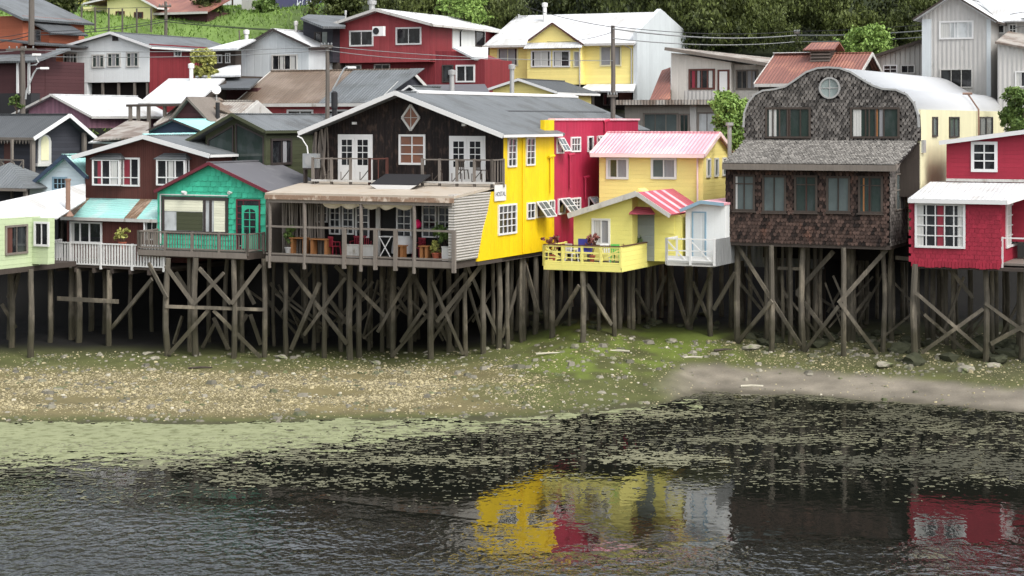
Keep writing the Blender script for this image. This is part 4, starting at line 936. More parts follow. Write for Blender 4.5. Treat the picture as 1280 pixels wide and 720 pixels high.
# --- dark shingle house with curved gable
h = H('curved_gable_shingle_house', 'dark wood shingled house with a curved gable, round window and skirt roof', 'house', 1112, 84.8, 1.2)
SH = h
zb = h.fz(1010, 304)[1]; uL = h.fz(907, 260)[0]; ztl = h.fz(1010, 206)[1]; depth = h.sz(1141, 260)[0]
h.put('lower_wall', B().box(uL, 0, 0, depth, zb, ztl), 'wall_backing')
ww = [(917, 218, 944, 264), (953, 219, 983, 266), (993, 219, 1022, 266), (1033, 220, 1063, 266), (1073, 220, 1104, 267)]
holes = [h.frect(*q) for q in ww]
shingles(h, mf(0), [(uL, zb), (0, zb), (0, ztl), (uL, ztl)], .17, .17, 'brown_shingle', holes=holes, name='lower_shingles', pointed=.5, tilt=.05, clip=True)
h.put('return_wall', B().box(-.3, h.fz(1149, 160, 1.6)[0]-.06, 1.9, 1.98, 8.4, h.fz(1147, 176, 1.6)[1]-.1), 'dark_timber')
sr = h.srect(1119, 216, 1135, 262)
shingles(h, ms(0), [(0, zb), (depth, zb), (depth, ztl), (0, ztl)], .15, .16, 'dark_shingle', name='side_shingles', holes=[sr])
for i, q in enumerate(ww):
    window(h, mf(0), h.frect(*q), cols=2, hlines=[.78] if i in (0, 2, 4) else None, mat='dark_timber' if i < 4 else 'dark_timber', pane=['pale_glass', 'pale_glass', 'green_glass', 'pale_glass', 'green_glass'][i], fr=.1, mu=.05,
           cur=[[(.0, .12, 'curtain_white')], None, [(.5, .56, 'red_brown_timber')], None, [(.12, .2, 'orange_timber'), (.4, .46, 'red_brown_timber')]][i], sill=True)
window(h, ms(0), sr, cols=3, hlines=[.55], mat='grey_timber', pane='pale_glass', fr=.06)
# skirt roof, slightly concave
o1 = .55; f0 = h.fz(903, 204, -o1); f1 = h.fz(1119, 206, -o1); vU = 1.6
t0 = h.fz(931, 176, vU); t1 = h.fz(1147, 174, vU)
ze, zu = (f0[1]+f1[1])/2, (t0[1]+t1[1])/2
N = 9; prof = [(-o1+(vU+o1)*i/N, ze+(zu-ze)*((i/N)**1.5*.55+.45*i/N)) for i in range(N+1)]
eu0, eu1, tu0, tu1 = f0[0], f1[0], t0[0], t1[0]
b = B()
for i in range(N):
    (y0, z0), (y1, z1) = prof[i], prof[i+1]; s0, s1 = i/N, (i+1)/N
    b.slab([(eu0+(tu0-eu0)*s0, y0, z0), (eu1+(tu1-eu1)*s0, y0, z0), (eu1+(tu1-eu1)*s1, y1, z1), (eu0+(tu0-eu0)*s1, y1, z1)], .1, (0, 0, -1))
sk = h.put('skirt_roof', b, 'wall_backing')
cum = [0]
for (ya, za), (yb, zb_) in zip(prof, prof[1:]): cum.append(cum[-1]+math.hypot(yb-ya, zb_-za))
def mskirt(a_, o, c):
    c = max(0, min(cum[-1]-1e-4, c)); i = max(k for k in range(N) if cum[k] <= c); t = (c-cum[i])/(cum[i+1]-cum[i]); (ya, za), (yb, zb_) = prof[i], prof[i+1]
    d = math.hypot(yb-ya, zb_-za); ny, nz_ = -(zb_-za)/d, (yb-ya)/d; return (a_, ya+(yb-ya)*t+ny*o, za+(zb_-za)*t+nz_*o)
shingles(h, mskirt, [(eu0, 0), (eu1, 0), (tu1, cum[-1]-.02), (tu0, cum[-1]-.02)], .14, .13, 'roof_shingle', name='skirt_shingles', parent=sk)
h.put('fascia', B().box(eu0, eu1, -o1-.06, -o1, ze-.3, ze-.02), 'grey_timber', sk)
h.put('side_bargeboard', B().prismx([(y, z-.28) for y, z in prof]+[(y, z+.02) for y, z in reversed(prof)], eu1, eu1+.06), 'grey_timber', sk)
h.put('soffit', B().box(eu0+.1, eu1-.1, -o1+.02, 0, ze-.26, ze-.2), 'dark_timber', sk)
# upper wall
px_out = [(931, 178), (930, 160), (931, 142), (936, 129), (944, 119), (954, 114), (968, 112.5), (982, 109), (994, 101), (1008, 91), (1022, 86), (1036, 85), (1050, 86), (1064, 91), (1078, 100), (1092, 108), (1104, 112), (1120, 113), (1134, 119), (1143, 130), (1148, 145), (1149, 160), (1149, 176)]
po = [h.fz(x, y, vU) for x, y in px_out]; UD = h.fz(1010, 150, vU)
from mathutils.geometry import tessellate_polygon
tri = tessellate_polygon([[Vector((x, z, 0)) for x, z in po]])
n = len(po); wall = B().add([(x, vU+.003, z) for x, z in po]+[(x, vU+.4, z) for x, z in po], [tuple(t_) for t_ in tri]+[tuple(i+n for i in t_) for t_ in tri]+[(i, i+n, (i+1) % n+n, (i+1) % n) for i in range(n)])
h.put('upper_wall', wall, 'wall_backing')
w1, w2 = h.frect(957, 134, 1014, 173, vU), h.frect(1063, 134, 1125, 173, vU)
cu, cz = h.fz(1037.5, 110, vU); rad = .48
shingles(h, mf(vU), po, .19, .15, 'dark_shingle', name='upper_shingles', pointed=.95, tilt=.06, holes=[w1, w2, (cu-rad, cu+rad, cz-rad, cz+rad)], jit=.02)
window(h, mf(vU-.03), w1, splits=[.14, .3, .5, .55, .8], mat='dark_timber', pane='green_glass', fr=.1, mu=.06, cur=[(.04, .22, 'curtain_white'), (.47, .53, 'red_brown_timber')])
window(h, mf(vU-.03), w2, splits=[.3, .38, .52, .7], mat='dark_timber', pane='green_glass', fr=.1, mu=.06, cur=[(.02, .2, 'curtain_white'), (.53, .57, 'orange_timber'), (.6, .68, 'curtain_grey')])
h.put('round_window', B().tube([(cu, vU-.05, cz), (cu, vU+.001, cz)], rad-.04, 28), 'round_glass')
b = B(); n = 28
for i in range(n):
    t, t2 = 2*math.pi*i/n, 2*math.pi*(i+1)/n; b.bar((cu+math.cos(t)*rad, vU-.06, cz+math.sin(t)*rad), (cu+math.cos(t2)*rad, vU-.06, cz+math.sin(t2)*rad), .1, .08)
b.box(cu-.02, cu+.02, vU-.075, vU-.05, cz-rad, cz+rad).box(cu-rad, cu+rad, vU-.07, vU-.05, cz-.02, cz+.02); b.tube([(cu, vU-.08, cz), (cu, vU-.05, cz)], .06, 10)
h.put('round_window_frame', b, 'pipe_metal')
b = B()
for (x0, z0), (x1, z1) in zip(po[1:-1], po[2:-1]): b.bar((x0, vU-.06, z0+.03), (x1, vU-.06, z1+.03), .1, .09)
h.put('gable_edge', b, 'pipe_metal')
# curved metal roof over the long body
Lb = h.sz(1258, 150, h.fz(1149, 160, vU)[0])[0]-vU; b = B(); N2 = len(po)-2
ring = po[3:-2]; vs = []; fs = []
for (x, z) in ring:
    for v, dz in ((vU-.02, 0), (vU+Lb, 0)): vs.append((x, v, z+.04+dz))
# refine by splitting each segment
def smooth_ring(r, k=2):
    for _ in range(k):
        q = [r[0]]
        for a_, c_ in zip(r, r[1:]): q += [(a_[0]*.75+c_[0]*.25, a_[1]*.75+c_[1]*.25), (a_[0]*.25+c_[0]*.75, a_[1]*.25+c_[1]*.75)]
        r = q+[r[-1]]
    return r
rg = smooth_ring(ring); m_ = len(rg); vs = [(x, v, z+dz) for dz in (.05, -.03) for v in (vU+.02, vU+Lb*.5, vU+Lb) for x, z in rg]
fs = [(j*m_+i, j*m_+i+1, (j+1)*m_+i+1, (j+1)*m_+i) for j in (0, 1, 3, 4) for i in range(m_-1)]+[(i, i+1, 3*m_+i+1, 3*m_+i) for i in range(m_-1)]+[(2*m_+i, 2*m_+i+1, 5*m_+i+1, 5*m_+i) for i in range(m_-1)]
h.put('curved_roof', B().add(vs, fs), 'curved_metal', smooth=True)
# cream body below it
uw = h.fz(1149, 160, vU)[0]; zu0 = 8.45; zu1 = h.sz(1200, 143, uw)[1]
h.put('rear_body', B().box(po[0][0]+.3, uw-.02, vU+.41, vU+Lb-.2, zu0, zu1+.2), 'cream_wall')
h.put('lower_rear_body', B().box(po[0][0]+.3, uw-.9, vU+2.0, vU+Lb-.2, 6.6, zu0-.003), 'cream_wall'); h.put('rear_base', B().box(po[0][0]+.3, uw-.9, vU+2.0, vU+Lb-.2, 5.2, 6.597), 'wall_backing')
for r_ in ((1165, 146, 1171, 171), (1186, 146, 1198, 172), (1224, 146, 1240, 170)): ws(h, *r_, u=uw-.02, cols=1 if r_[0] < 1180 else 2, mat='dark_frame', fr=.08, pane='pale_glass')
h.put('rear_fill', B().prism([(x, z-.06) for x, z in rg if z > zu1+.22]+[(rg[-1][0]-.1, zu1+.2), (rg[0][0]+.1, zu1+.2)], vU+Lb-.25, vU+Lb-.2), 'cream_wall')
v, z = h.sz(1153, 183, uw-.02); h.put('meter_box', B(ms(uw-.02)).box(v-.25, v+.25, 0, .12, z-.3, z+.3), 'pipe_metal')
a_ = h.sz(1228, 165, uw+.3); h.put('roof_pipe', B().tube([(uw+.1, a_[0], a_[1]-.3), (uw+.1, a_[0], a_[1]+1.2), (uw-.4, a_[0]-.2, a_[1]+2.0)], .05).tube([(uw-.7, a_[0]-.2, a_[1]+2.05), (uw-.2, a_[0]-.2, a_[1]+2.05)], .06), 'pipe_brown')
joists(h, [(uL, 0), (0, 0), (0, depth+7), (uL, depth+7)], zb-.2, zb-.005)
stilts(h, [922, 964, 1004, 1054, 1103], zb-.15, 4)
for i in range(26): 
    W = h.world(uL*random.random(), random.uniform(1.5, 8), 0)
    if W.y < 97: stilt_at(h, W.x, W.y, zb-.15)
for v in (2, 4, 6, 8): W = h.world(.9, v, 0); stilt_at(h, W.x, W.y, zb)
braces(h, [(921, 305, 1001, 432), (965, 376, 919, 432), (1108, 312, 1048, 379), (1048, 383, 1005, 440), (1050, 379, 1102, 449)], dy=-.3)
braces(h, [(996, 366, 1042, 426), (1042, 314, 996, 366), (972, 335, 1001, 336)], dy=1.2)

messy(h, 16, 930, 1110, 0, 0)
# --- red house, right edge
h = H('red_shingled_house', 'red shingled stilt house at the right edge with white many paned windows', 'house', 1250, 82.5, 1.2)
zb = h.fz(1195, 333)[1]; uL = h.fz(1139, 290)[0]; zt = h.fz(1195, 249, -.2)[1]
h.put('lower_wall', B().box(uL, 0, 0, 4.5, zb, zt-.1), 'right_red_boards')
rw = h.frect(1144, 254, 1207, 310)
shingles(h, mf(0), [(uL, zb), (0, zb), (0, zt-.2), (uL, zt-.2)], .22, .2, 'right_red', holes=[rw], pointed=.1, tilt=.015, jit=.01)
b = B(); n = 26
for i in range(n): x = uL+(0-uL)*i/n; b.box(x+.01, x-uL/n-.01, -.04, -.016, zb-random.uniform(.02, .1), zb+.22)
h.put('lower_boards', b, 'right_red')
window(h, mf(-.03), rw, cols=5, rows=4, fr=.1, mu=.05, cur=[(0, .14, 'curtain_white'), (.88, 1, 'curtain_white'), (.44, .58, 'curtain_red')])
ws(h, 1257, 253, 1278, 307, u=0, cols=4, rows=4, fr=.1, mu=.05, cur=[(0, .3, 'curtain_white')])
v2 = 3.0
zu = h.fz(1230, 228, v2)[1]; ul, ur = h.fz(1135, 248, -.3)[0], .35; utl = h.fz(1163, 225, v2)[0]
q = [(ul, -.3, zt), (ur, -.3, zt), (ur+1.8, v2, zu), (utl, v2, zu)]
ro = h.put('porch_roof', B().slab(q, .08), 'white_roof_x'); h.put('fascia', B().box(ul, ur, -.36, -.3, zt-.2, zt-.005).bar((ur+.0, -.3, zt-.1), (ur+1.8, v2, zu-.1), .05, .2), 'white_paint', ro)
uw = h.fz(1183, 200, v2)[0]; za, zc = h.fz(1174, 177, v2-.3), h.fz(1290, 162, v2-.3); k = (zc[1]-za[1])/(zc[0]-za[0])
h.put('upper_wall', B().prism([(uw, zb+1), (5.5, zb+1), (5.5, za[1]+k*(5.5-za[0])-.12), (uw, za[1]+k*(uw-za[0])-.12)], v2, v2+5), 'right_red_boards')
ro = h.put('upper_roof', B().slab([(za[0], v2-.3, za[1]), (6, v2-.3, za[1]+k*(6-za[0])), (6, v2+5.2, za[1]+k*(6-za[0])), (za[0], v2+5.2, za[1])], .1), 'grey_roof_y')
h.put('fascia', B().bar((za[0], v2-.34, za[1]-.06), (6, v2-.34, za[1]+k*(6-za[0])-.06), .05, .2), 'white_paint', ro)
wf(h, 1214, 177, 1247, 215, v=v2, cols=2, rows=3, fr=.14, mu=.06)
h.put('flashing', B().box(uw, 5.5, v2-.1, v2-.003, zu+.03, zu+.16), 'dirty_white')
h.put('side_wall', B().box(.003, 5.5, 1.9, 4.4, zb+.2, zt+.35), 'right_red_boards') if False else None
dvz = h.sz(1270, 322)[1]; h.put('side_deck', B().box(.02, 4, .4, 4, dvz-.1, dvz), 'grey_timber')
h.put('deck_rail', B().bar((.1, .2, dvz+1.15), (4, .2, dvz+1.15), .06, .06).box(.03, .11, .15, .23, dvz-.2, dvz+1.2), 'white_paint')
h.put('floor', B().box(uL, 4, .05, 6, zb-.15, zb-.003), 'dark_timber')
stilts(h, [1144, 1232, 1276], zb+.05, 4)
for i in range(8):
    W = h.world(random.uniform(uL, 2), random.uniform(2, 7), 0); stilt_at(h, W.x, W.y, zb)
braces(h, [(1145, 366, 1228, 438), (1229, 386, 1152, 441), (1231, 379, 1285, 418), (1285, 404, 1238, 430)], dy=-.25)
messy(h, 8, 1130, 1270, 0, 0)
braces(h, [(1186, 335, 1216, 372), (1120, 322, 1140, 324)], dy=1.4)

# --- dark house with balcony on the left
h = H('charcoal_balcony_house', 'charcoal house with a grey metal roof, cream arched ornament and a timber balcony', 'house', 116, 102, 6.5, th=R(-50))
g = gable(h, 45, 116, 250, (42, 172), (87, 142.5), (122, 173), 9, 'charcoal_boards', 'slate_roof_y', over=.6, t=.14, trimw=.2)
uL = g['uL']; zl0 = g['l'][1]
b = B(); e0, y0 = g['l'][0], -.6
for i in range(34): y = y0+i*.28; b.add([(e0-.01, y, zl0-.1), (e0-.01, y+.26, zl0-.1), (e0-.01, y+.13, zl0-.36), (e0+.02, y, zl0-.1), (e0+.02, y+.26, zl0-.1), (e0+.02, y+.13, zl0-.36)], [(0, 1, 2), (5, 4, 3), (0, 3, 4, 1), (1, 4, 5, 2), (2, 5, 3, 0)])
b.box(e0-.05, e0-.012, y0, y0+9.9, zl0-.14, zl0); h.put('scalloped_fascia', b, 'grey_timber', g['roof'])
u, z0 = h.fz(55, 204); z1 = h.fz(55, 168)[1]; wd = .42; arc = [(u-wd, z0), (u+wd, z0), (u+wd, z1-.4)]+[(u+wd*math.cos(t), z1-.4+.4*math.sin(t)) for t in (R(30), R(60), R(90), R(120), R(150))]+[(u-wd, z1-.4)]
o = h.put('arched_ornament', B().prism(arc, -.08, -.002), 'dirty_white'); h.put('arch_panel', B().prism([(u+(x-u)*.6, z0+.15+(z-z0)*.85) for x, z in arc], -.1, -.081), 'cream_wall', o)
h.put('ledge', B().box(u-.55, u+.55, -.2, -.002, z0-.16, z0), 'dirty_white', o)
h.put('porch_post', B().box(e0+.02, e0+.22, -.45, -.25, 6.2, zl0-.05), 'grey_timber'); uu = h.fz(101, 180)[0]; h.put('porch_post', B().box(uu-.1, uu+.1, -.4, -.2, 6.2, g['zl'](uu)-.02), 'grey_timber')
us = uL-1.3
h.put('balcony_door', B().box(uL-.05, uL-.002, h.sz(16, 190, uL)[0], h.sz(6, 190, uL)[0], h.sz(10, 205, uL)[1], h.sz(10, 178, uL)[1]), 'red_brown_timber')
zbk = h.sz(14, 224, us)[1]; ztk = h.sz(14, 200, us)[1]; y0 = h.sz(29, 210, us)[0]; b = B(); b.bar((us, y0, ztk), (us, y0+5, ztk), .08, .08); b.bar((us, y0, zbk), (us, y0+5, zbk), .1, .12)
for k in range(5): y = y0+k*1.0; b.bar((us, y, zbk), (us, y+1, ztk), .06, .06).bar((us+.01, y+1, zbk), (us+.01, y, ztk), .06, .06).bar((us, y, zbk), (us, y, ztk), .07, .07)
h.put('balcony_railing', b, 'grey_timber'); h.put('balcony_floor', B().box(us-.05, uL-.003, y0, y0+5, zbk-.2, zbk-.07), 'dark_timber')
for k in (1, 3): h.put('post', B().box(us-.06, us+.06, y0+k-.06, y0+k+.06, 6, zl0-.1), 'grey_timber')
# pavilion
h = H('grey_roofed_pavilion', 'small open pavilion with a grey hipped roof at the left edge', 'pavilion', 27, 95.5, 6.2)
zt = h.fz(0, 203, 1.2)[1]; ze = h.fz(10, 235, -.3)[1]; x0 = h.fz(33, 235, -.3)[0]
ap = (x0-2.6, 1.5, zt); b = B(); c = [(x0-5, -.3, ze), (x0, -.3, ze), (x0, 3.3, ze), (x0-5, 3.3, ze)]
for i in range(4): b.slab([c[i], c[(i+1) % 4], ap], .06)
h.put('roof', b, 'grey_roof_x'); h.put('fascia', B().box(x0-5, x0, -.34, -.3, ze-.16, ze-.02), 'grey_timber')
h.put('back_wall', B().box(x0-5, x0-.2, 2.5, 2.6, 5.6, ze-.05), 'charcoal_boards')
for u, v in ((x0-.3, 0), (x0-.3, 2.9), (x0-4.6, 0)): h.put('post', B().box(u-.09, u+.09, v-.09, v+.09, 5.6, ze-.05), 'grey_timber')
# light blue cottage
h = H('pale_blue_cottage', 'small pale blue clapboard house with a slate blue gable trim beside the brown house', 'house', 106, 95.5, 6)
g = gable(h, 37, 106, 262, (33, 234), (80, 193), (108, 220), 4, 'pale_blue_siding', 'teal_roof', trim='navy_boards', over=.35, t=.1, trimw=.2)
wf(h, 66, 221, 84, 238, cols=3, rows=2, mat='trim_blue', fr=.1)

# ------------------------------------------------------------------ second row
Z2 = 8
h = H('mauve_gabled_shed', 'faded mauve boarded shed with a dirty white metal roof', 'shed', 112, 106, Z2)
g = gable(h, 36, 112, 160, (14, 143), (64, 118), (114, 145), 7.5, 'mauve_boards', 'white_roof_y', over=.3, t=.1, trimw=.13, trim='dirty_white')
h = H('white_roofed_shed', 'open timber shed with a bright white sloping roof above the shingled cottage', 'shed', 270, 107, Z2)
tri = [(176, 129, 105), (262, 129, 103.5), (275, 98, 110)]
sheet(h, 'roof', 'white_roof_x', tri, [(172, 129), (244, 129), (281, 98), (211, 98)], .1)
h.put('wall', B().slab(h.pl([(250, 129, 105), (276, 104, 109), (250, 145, 105)], [(246, 131), (281, 101), (281, 140), (246, 150)]), .1), 'dark_timber')
for px in (163, 173, 186, 206): q = h.loc(P(px, 145, 104.8)); h.put('post', B().box(q.x-.08, q.x+.08, q.y-.08, q.y+.08, Z2, h.loc(P(px, 131, 104.8)).z), 'grey_timber')
h.put('tie_beam', B().bar(h.loc(P(158, 132, 104.8)), h.loc(P(245, 131, 103.8)), .1, .14), 'dark_timber')
h = H('shingled_dormer_cottage', 'pale shingled cottage with a brown triangular dormer above the teal roofs', 'cottage', 276, 102.5, Z2)
g = eaves(h, 195, 292, 180, 156, 126, 5, 'dirty_white', 'old_roof_x', trim='dirty_white', rl=193, rr=285)
q = [h.fz(215, 150, -.3), (h.fz(237, 123, -.3)), h.fz(264, 150, -.3)]
h.put('dormer', B().prism([q[0], q[2], q[1]], -.3, 2.5), 'maroon_boards'); b = B(); b.slab([(q[0][0]-.15, -.6, q[0][1]-.1), (q[1][0], -.6, q[1][1]+.1), (q[1][0], 2.5, q[1][1]+.1), (q[0][0]-.15, 2.5, q[0][1]-.1)], .12)
b.slab([(q[1][0], -.6, q[1][1]+.1), (q[2][0]+.15, -.6, q[2][1]-.1), (q[2][0]+.15, 2.5, q[2][1]-.1), (q[1][0], 2.5, q[1][1]+.1)], .12); h.put('dormer_roof', b, 'grey_timber')
h.put('stove_pipe', B().lathe(h.fz(267, 140)[0], .4, [(.12, 8), (.12, h.fz(267, 128)[1])]), 'pipe_dark')
h = H('brown_lean_to_shed', 'low shed with a tan rusty roof tucked beside the shingled cottage', 'shed', 300, 104.5, Z2)
sheet(h, 'roof', 'tan_roof_x', [(240, 123, 105), (300, 145, 103), (300, 122, 107)], [(238, 122), (300, 147), (312, 147), (275, 122)], .08)
h.put('wall', B().box(h.fz(255, 150)[0], 0, 0, 3, Z2, h.fz(280, 150)[1]), 'maroon_boards')
h = H('navy_gabled_shed', 'low navy gabled shed under a pale turquoise metal roof', 'shed', 250, 99, Z2-1)
g = gable(h, 188, 246, 180, (180, 165), (215, 149), (250, 163), 4.5, 'navy_boards', 'teal_roof_rear', trim='dark_frame', over=.2, t=.08, trimw=.1)
h = H('turquoise_roofed_annex', 'low annex with a white turquoise tinted roof behind the brown bay window house', 'shed', 258, 97, Z2-1)
sheet(h, 'roof', 'teal_roof_rear', [(182, 168, 98), (262, 190, 95.5), (258, 166, 99)], [(178, 167), (226, 192), (268, 196), (268, 165)], .08)
h.put('wall', B().box(h.fz(190, 190, 1)[0], 0, 1, 3, 7, h.fz(225, 192, 1)[1]), 'white_wall')
h = H('patched_metal_roof_shed', 'low shed with patched grey white metal sheets behind the charcoal house', 'shed', 192, 101, Z2-1)
sheet(h, 'roof', 'old_roof_x', [(118, 172, 99.5), (188, 168, 98.5), (180, 152, 104)], [(116, 175), (186, 170), (186, 152), (160, 150)], .08)
sheet(h, 'lower_roof', 'white_roof_x', [(120, 180, 99), (190, 174, 98), (180, 167, 100)], [(110, 178), (178, 178), (182, 171), (124, 172)], .06)
h.put('wall', B().box(h.fz(112, 178)[0], 0, 0, 2, 6.5, h.fz(150, 176)[1]), 'dark_timber')
# long tan/grey roofed red building
h = H('red_building_with_tan_roof', 'low red building under a long tan and grey metal roof behind the utility pole', 'building', 488, 104, Z2)
g = eaves(h, 299, 468, 150, 129, 88, 7.5, 'red_boards', 'tan_roof_x', trim='dirty_white', rl=292, rr=470)
zr, ze = g['zr'], g['ze']; ug = h.fz(398, 129, -.4)[0]; ut = h.fz(428, 88, 3.75)[0]; ue = g['U1']
# grey half of the slope
q = [(ug, -.41, ze+.012), (ue, -.41, ze+.012), (ue+.9, 3.75, zr+.04), (ug, 3.75, zr+.04)]
h.put('grey_roof_half', B().slab(q, .05), 'grey_roof_x', g['roof'])
h.put('gable_end', B().prismx([(-.4, ze-.12), (3.75, zr-.1), (8, ze-.12)], g['uR']+.003, g['uR']+.2), 'charcoal_boards')
for x0, x1 in ((305, 336), (359, 392), (408, 435)): wf(h, x0, 137, x1, 150, cols=2, fr=.1)
b = H('black_stove_pipe', 'thick black stove pipe standing behind the black gable roof', 'chimney', 418, 97.5, Z2); b.put('pipe', B().lathe(0, 0, [(.13, 9), (.13, 12.6), (.17, 12.6), (.17, b.fz(418, 116)[1]), (.08, b.fz(418, 114)[1])]), 'pipe_dark')
# black triangular shed peak
h = H('small_white_gable_shed', 'tiny white trimmed gable peeking above the grey roof ridge', 'shed', 526, 100, Z2+2)
g = gable(h, 500, 524, 125, (496, 118), (512, 107), (530, 119), 3, 'charcoal_boards', 'grey_roof_y', over=.2, t=.08, trimw=.1)
h = H('flat_grey_annex', 'flat grey roofed annex behind the long black house', 'shed', 606, 108, Z2+2)
sheet(h, 'roof', 'tar_roof', [(520, 116, 104), (606, 114, 106), (600, 106, 112)], [(508, 118), (612, 115), (606, 105), (520, 106)], .1)
h.put('wall', B().box(h.fz(520, 118)[0], 0, 1, 4, Z2, h.fz(560, 118)[1]), 'dirty_white')
h = H('small_yellow_gable', 'small pale yellow gabled shed with a grey roof below the yellow house', 'shed', 690, 108, Z2+2)
g = gable(h, 616, 690, 130, (610, 111), (648, 98.5), (696, 115), 6, 'yellow_wall', 'slate_roof_y', over=.3, t=.1, trimw=.14)
def pipe(px, top, bot, Y, label, r=.13, mat='pipe_metal', cap=True):
    q = P(px, bot, Y); h = H('stove_pipe', label, 'chimney', px, Y, q.z); zt = P(px, top, Y).z
    h.put('pipe', B().lathe(0, 0, [(r, q.z-.4), (r, zt-.25)]), mat)
    if cap: h.put('cap', B().lathe(0, 0, [(r*1.5, zt-.3), (r*1.6, zt-.05), (.05, zt)]), mat)
pipe(640, 80, 116, 106, 'stacked clay and metal flue pipe in front of the yellow house'); pipe(565, 87, 113, 106, 'grey metal flue pipe in front of the red house porch', .14)
pipe(681, 3, 29, 128, 'white topped flue pipe on the white roof of the yellow house', .13, 'white_paint'); pipe(308, 37, 52, 122, 'short white flue pipe left of the pale grey gable', .13, 'white_paint')
pipe(370, 26, 44, 122, 'thin pale flue pipe above the pale grey gabled house', .09, 'dirty_white'); pipe(465, 0, 12, 124, 'squat steel chimney cowl on the ridge of the red house', .2); pipe(239, 79, 98, 110, 'white flue pipe on the white roofed shed', .12, 'white_paint')
pipe(432, 13, 24, 122, 'thin grey vent pipe at the left eave of the red house', .05)

# ------------------------------------------------------------------ third row
Z3 = 12
h = H('orange_boarded_house', 'orange brown boarded house with stepped grey roofs at the top left', 'house', 28, 119, Z3)
h.put('wall', B().box(h.fz(-60, 60)[0], 0, 0, 6, Z3-2, h.fz(10, 20)[1]), 'orange_boards')
g = H  # (placeholder name not used)
hh = h; vS = h.sz(105, 40)[0]
h.put('side_wall', B().box(-2, .03, .01, vS, Z3-2, h.sz(60, 27)[1]), 'orange_boards')
zt = h.sz(60, 26)[1]
h.put('roof', B().slab([(-6, -.5, zt+2.6), (.5, -.5, zt), (.5, vS+.5, zt), (-6, vS+.5, zt+2.6)], .15), 'grey_roof_y')
h.put('dormer_box', B().box(.035, 1.2, 1.2, 4.2, Z3-2, h.sz(50, 37, 1.2)[1]), 'orange_boards')
h.put('dormer_roof', B().slab([(.0, .8, zt-.1), (1.7, .8, zt-.9), (1.7, 4.6, zt-.9), (.0, 4.6, zt-.1)], .1), 'slate_roof_y')
ws(h, 43, 37, 50, 52, u=1.2, cols=1, mat='dark_frame')
h.put('lower_roof', B().slab([(.04, -2.5, h.fz(50, 50)[1]), (3.2, -2.5, h.fz(50, 57)[1]), (3.2, 7, h.fz(50, 57)[1]), (.04, 7, h.fz(50, 50)[1])], .1), 'slate_roof_y')
h = H('maroon_boarded_house', 'dark maroon boarded house with a low grey roof below the street lamps', 'house', 40, 111, Z2+1)
h.put('wall', B().box(h.fz(-60, 100)[0], 0, 0, 5, Z2, h.fz(10, 76)[1]), 'maroon_boards')
h.put('roof', B().slab([(h.fz(-60, 76)[0], -.6, h.fz(10, 77, -.6)[1]), (.9, -.6, h.fz(10, 76, -.6)[1]), (.9, 2.5, h.fz(10, 62, 2.5)[1]), (h.fz(-60, 76)[0], 2.5, h.fz(10, 62, 2.5)[1])], .12), 'grey_roof_x')
h.put('rear_body', B().box(-5, .02, 1.2, h.sz(70, 100, .02)[0], Z2-1, h.sz(55, 60, .02)[1]), 'maroon_boards')
for px in (22, 36): u = h.fz(px, 95, -.3)[0]; h.put('post', B().box(u-.06, u+.06, -.35, -.23, Z2, h.fz(10, 79)[1]), 'white_paint')
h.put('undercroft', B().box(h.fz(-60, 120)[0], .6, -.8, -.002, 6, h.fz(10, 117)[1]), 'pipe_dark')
# white house with red wing
h = H('white_gabled_house_with_red_wing', 'white gabled house raised on short posts with a red boarded wing', 'house', 187, 118, Z3-1)
g = gable(h, 71, 187, 103, (62, 62), (138, 40), (189, 58), 10, 'white_wall', 'grey_roof_y', over=.4, t=.12, trimw=.16)
for r_, c in (((79, 66, 97, 89), 4), ((115, 68, 131, 85), 3), ((134, 66, 151, 84), 3), ((158, 65, 174, 84), 3)): wf(h, *r_, cols=c, rows=1, fr=.09, mat='dirty_white', pane='green_glass', cur=[(.3, .6, 'curtain_grey')])
wf(h, 141, 45, 148, 51, cols=2, mat='dark_frame', pane='glass')
zc = h.fz(130, 103)[1]; zg = h.fz(130, 121)[1]
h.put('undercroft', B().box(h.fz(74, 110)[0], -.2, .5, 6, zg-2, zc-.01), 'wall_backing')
h.put('lower_wall', B().box(*h.frect(82, 104, 109, 119)[:2], .02, .49, zg-1, zc-.01), 'white_wall'); wf(h, 90, 104.5, 101, 112, v=.02, cols=1, mat='dark_frame')
for px in (74, 82, 127, 147, 167, 183): u = h.fz(px, 110)[0]; h.put('post', B().box(u-.07, u+.07, .05, .2, zg-2, zc), 'grey_timber')
vE = h.sz(258, 80)[0]; ztr = h.sz(225, 57)[1]; zbr = h.sz(225, 108)[1]
h.put('red_wing', B().box(-.05, .03, .01, vE, Z3-3, ztr), 'deep_red_boards')
ws(h, 217, 61, 226, 71, u=.03, cols=2, rows=1)
h = H('pale_grey_gabled_house', 'pale grey boarded gable house with one wide dark window and black roof edges', 'house', 386, 119, Z3-1)
g = gable(h, 300, 386, 97, (298, 61), (341, 36), (388, 58), 6, 'light_grey_sheet', 'white_roof_y', trim='dark_frame', over=.3, t=.1, trimw=.14)
wf(h, 340, 68, 372, 88, cols=4, mat='dirty_white', fr=.09, cur=[(.3, .45, 'curtain_white'), (.75, .95, 'curtain_white')], pane='glass')
h = H('dark_shed_with_flat_white_roof', 'dark timber shed under a flat white roof beside the pale grey gable', 'shed', 292, 117, Z3-1)
sheet(h, 'roof', 'white_roof_x', [(256, 62, 116), (298, 60, 115), (315, 50, 120)], [(253, 62), (297, 60), (322, 48), (300, 50)], .1)
h.put('wall', B().box(h.fz(258, 75)[0], 0, .2, .9, 10, h.fz(280, 63)[1]), 'dark_timber')
for r_ in ((268, 68, 278, 79), (282, 66, 288, 79)): wf(h, *r_, v=.2, cols=2, fr=.06)
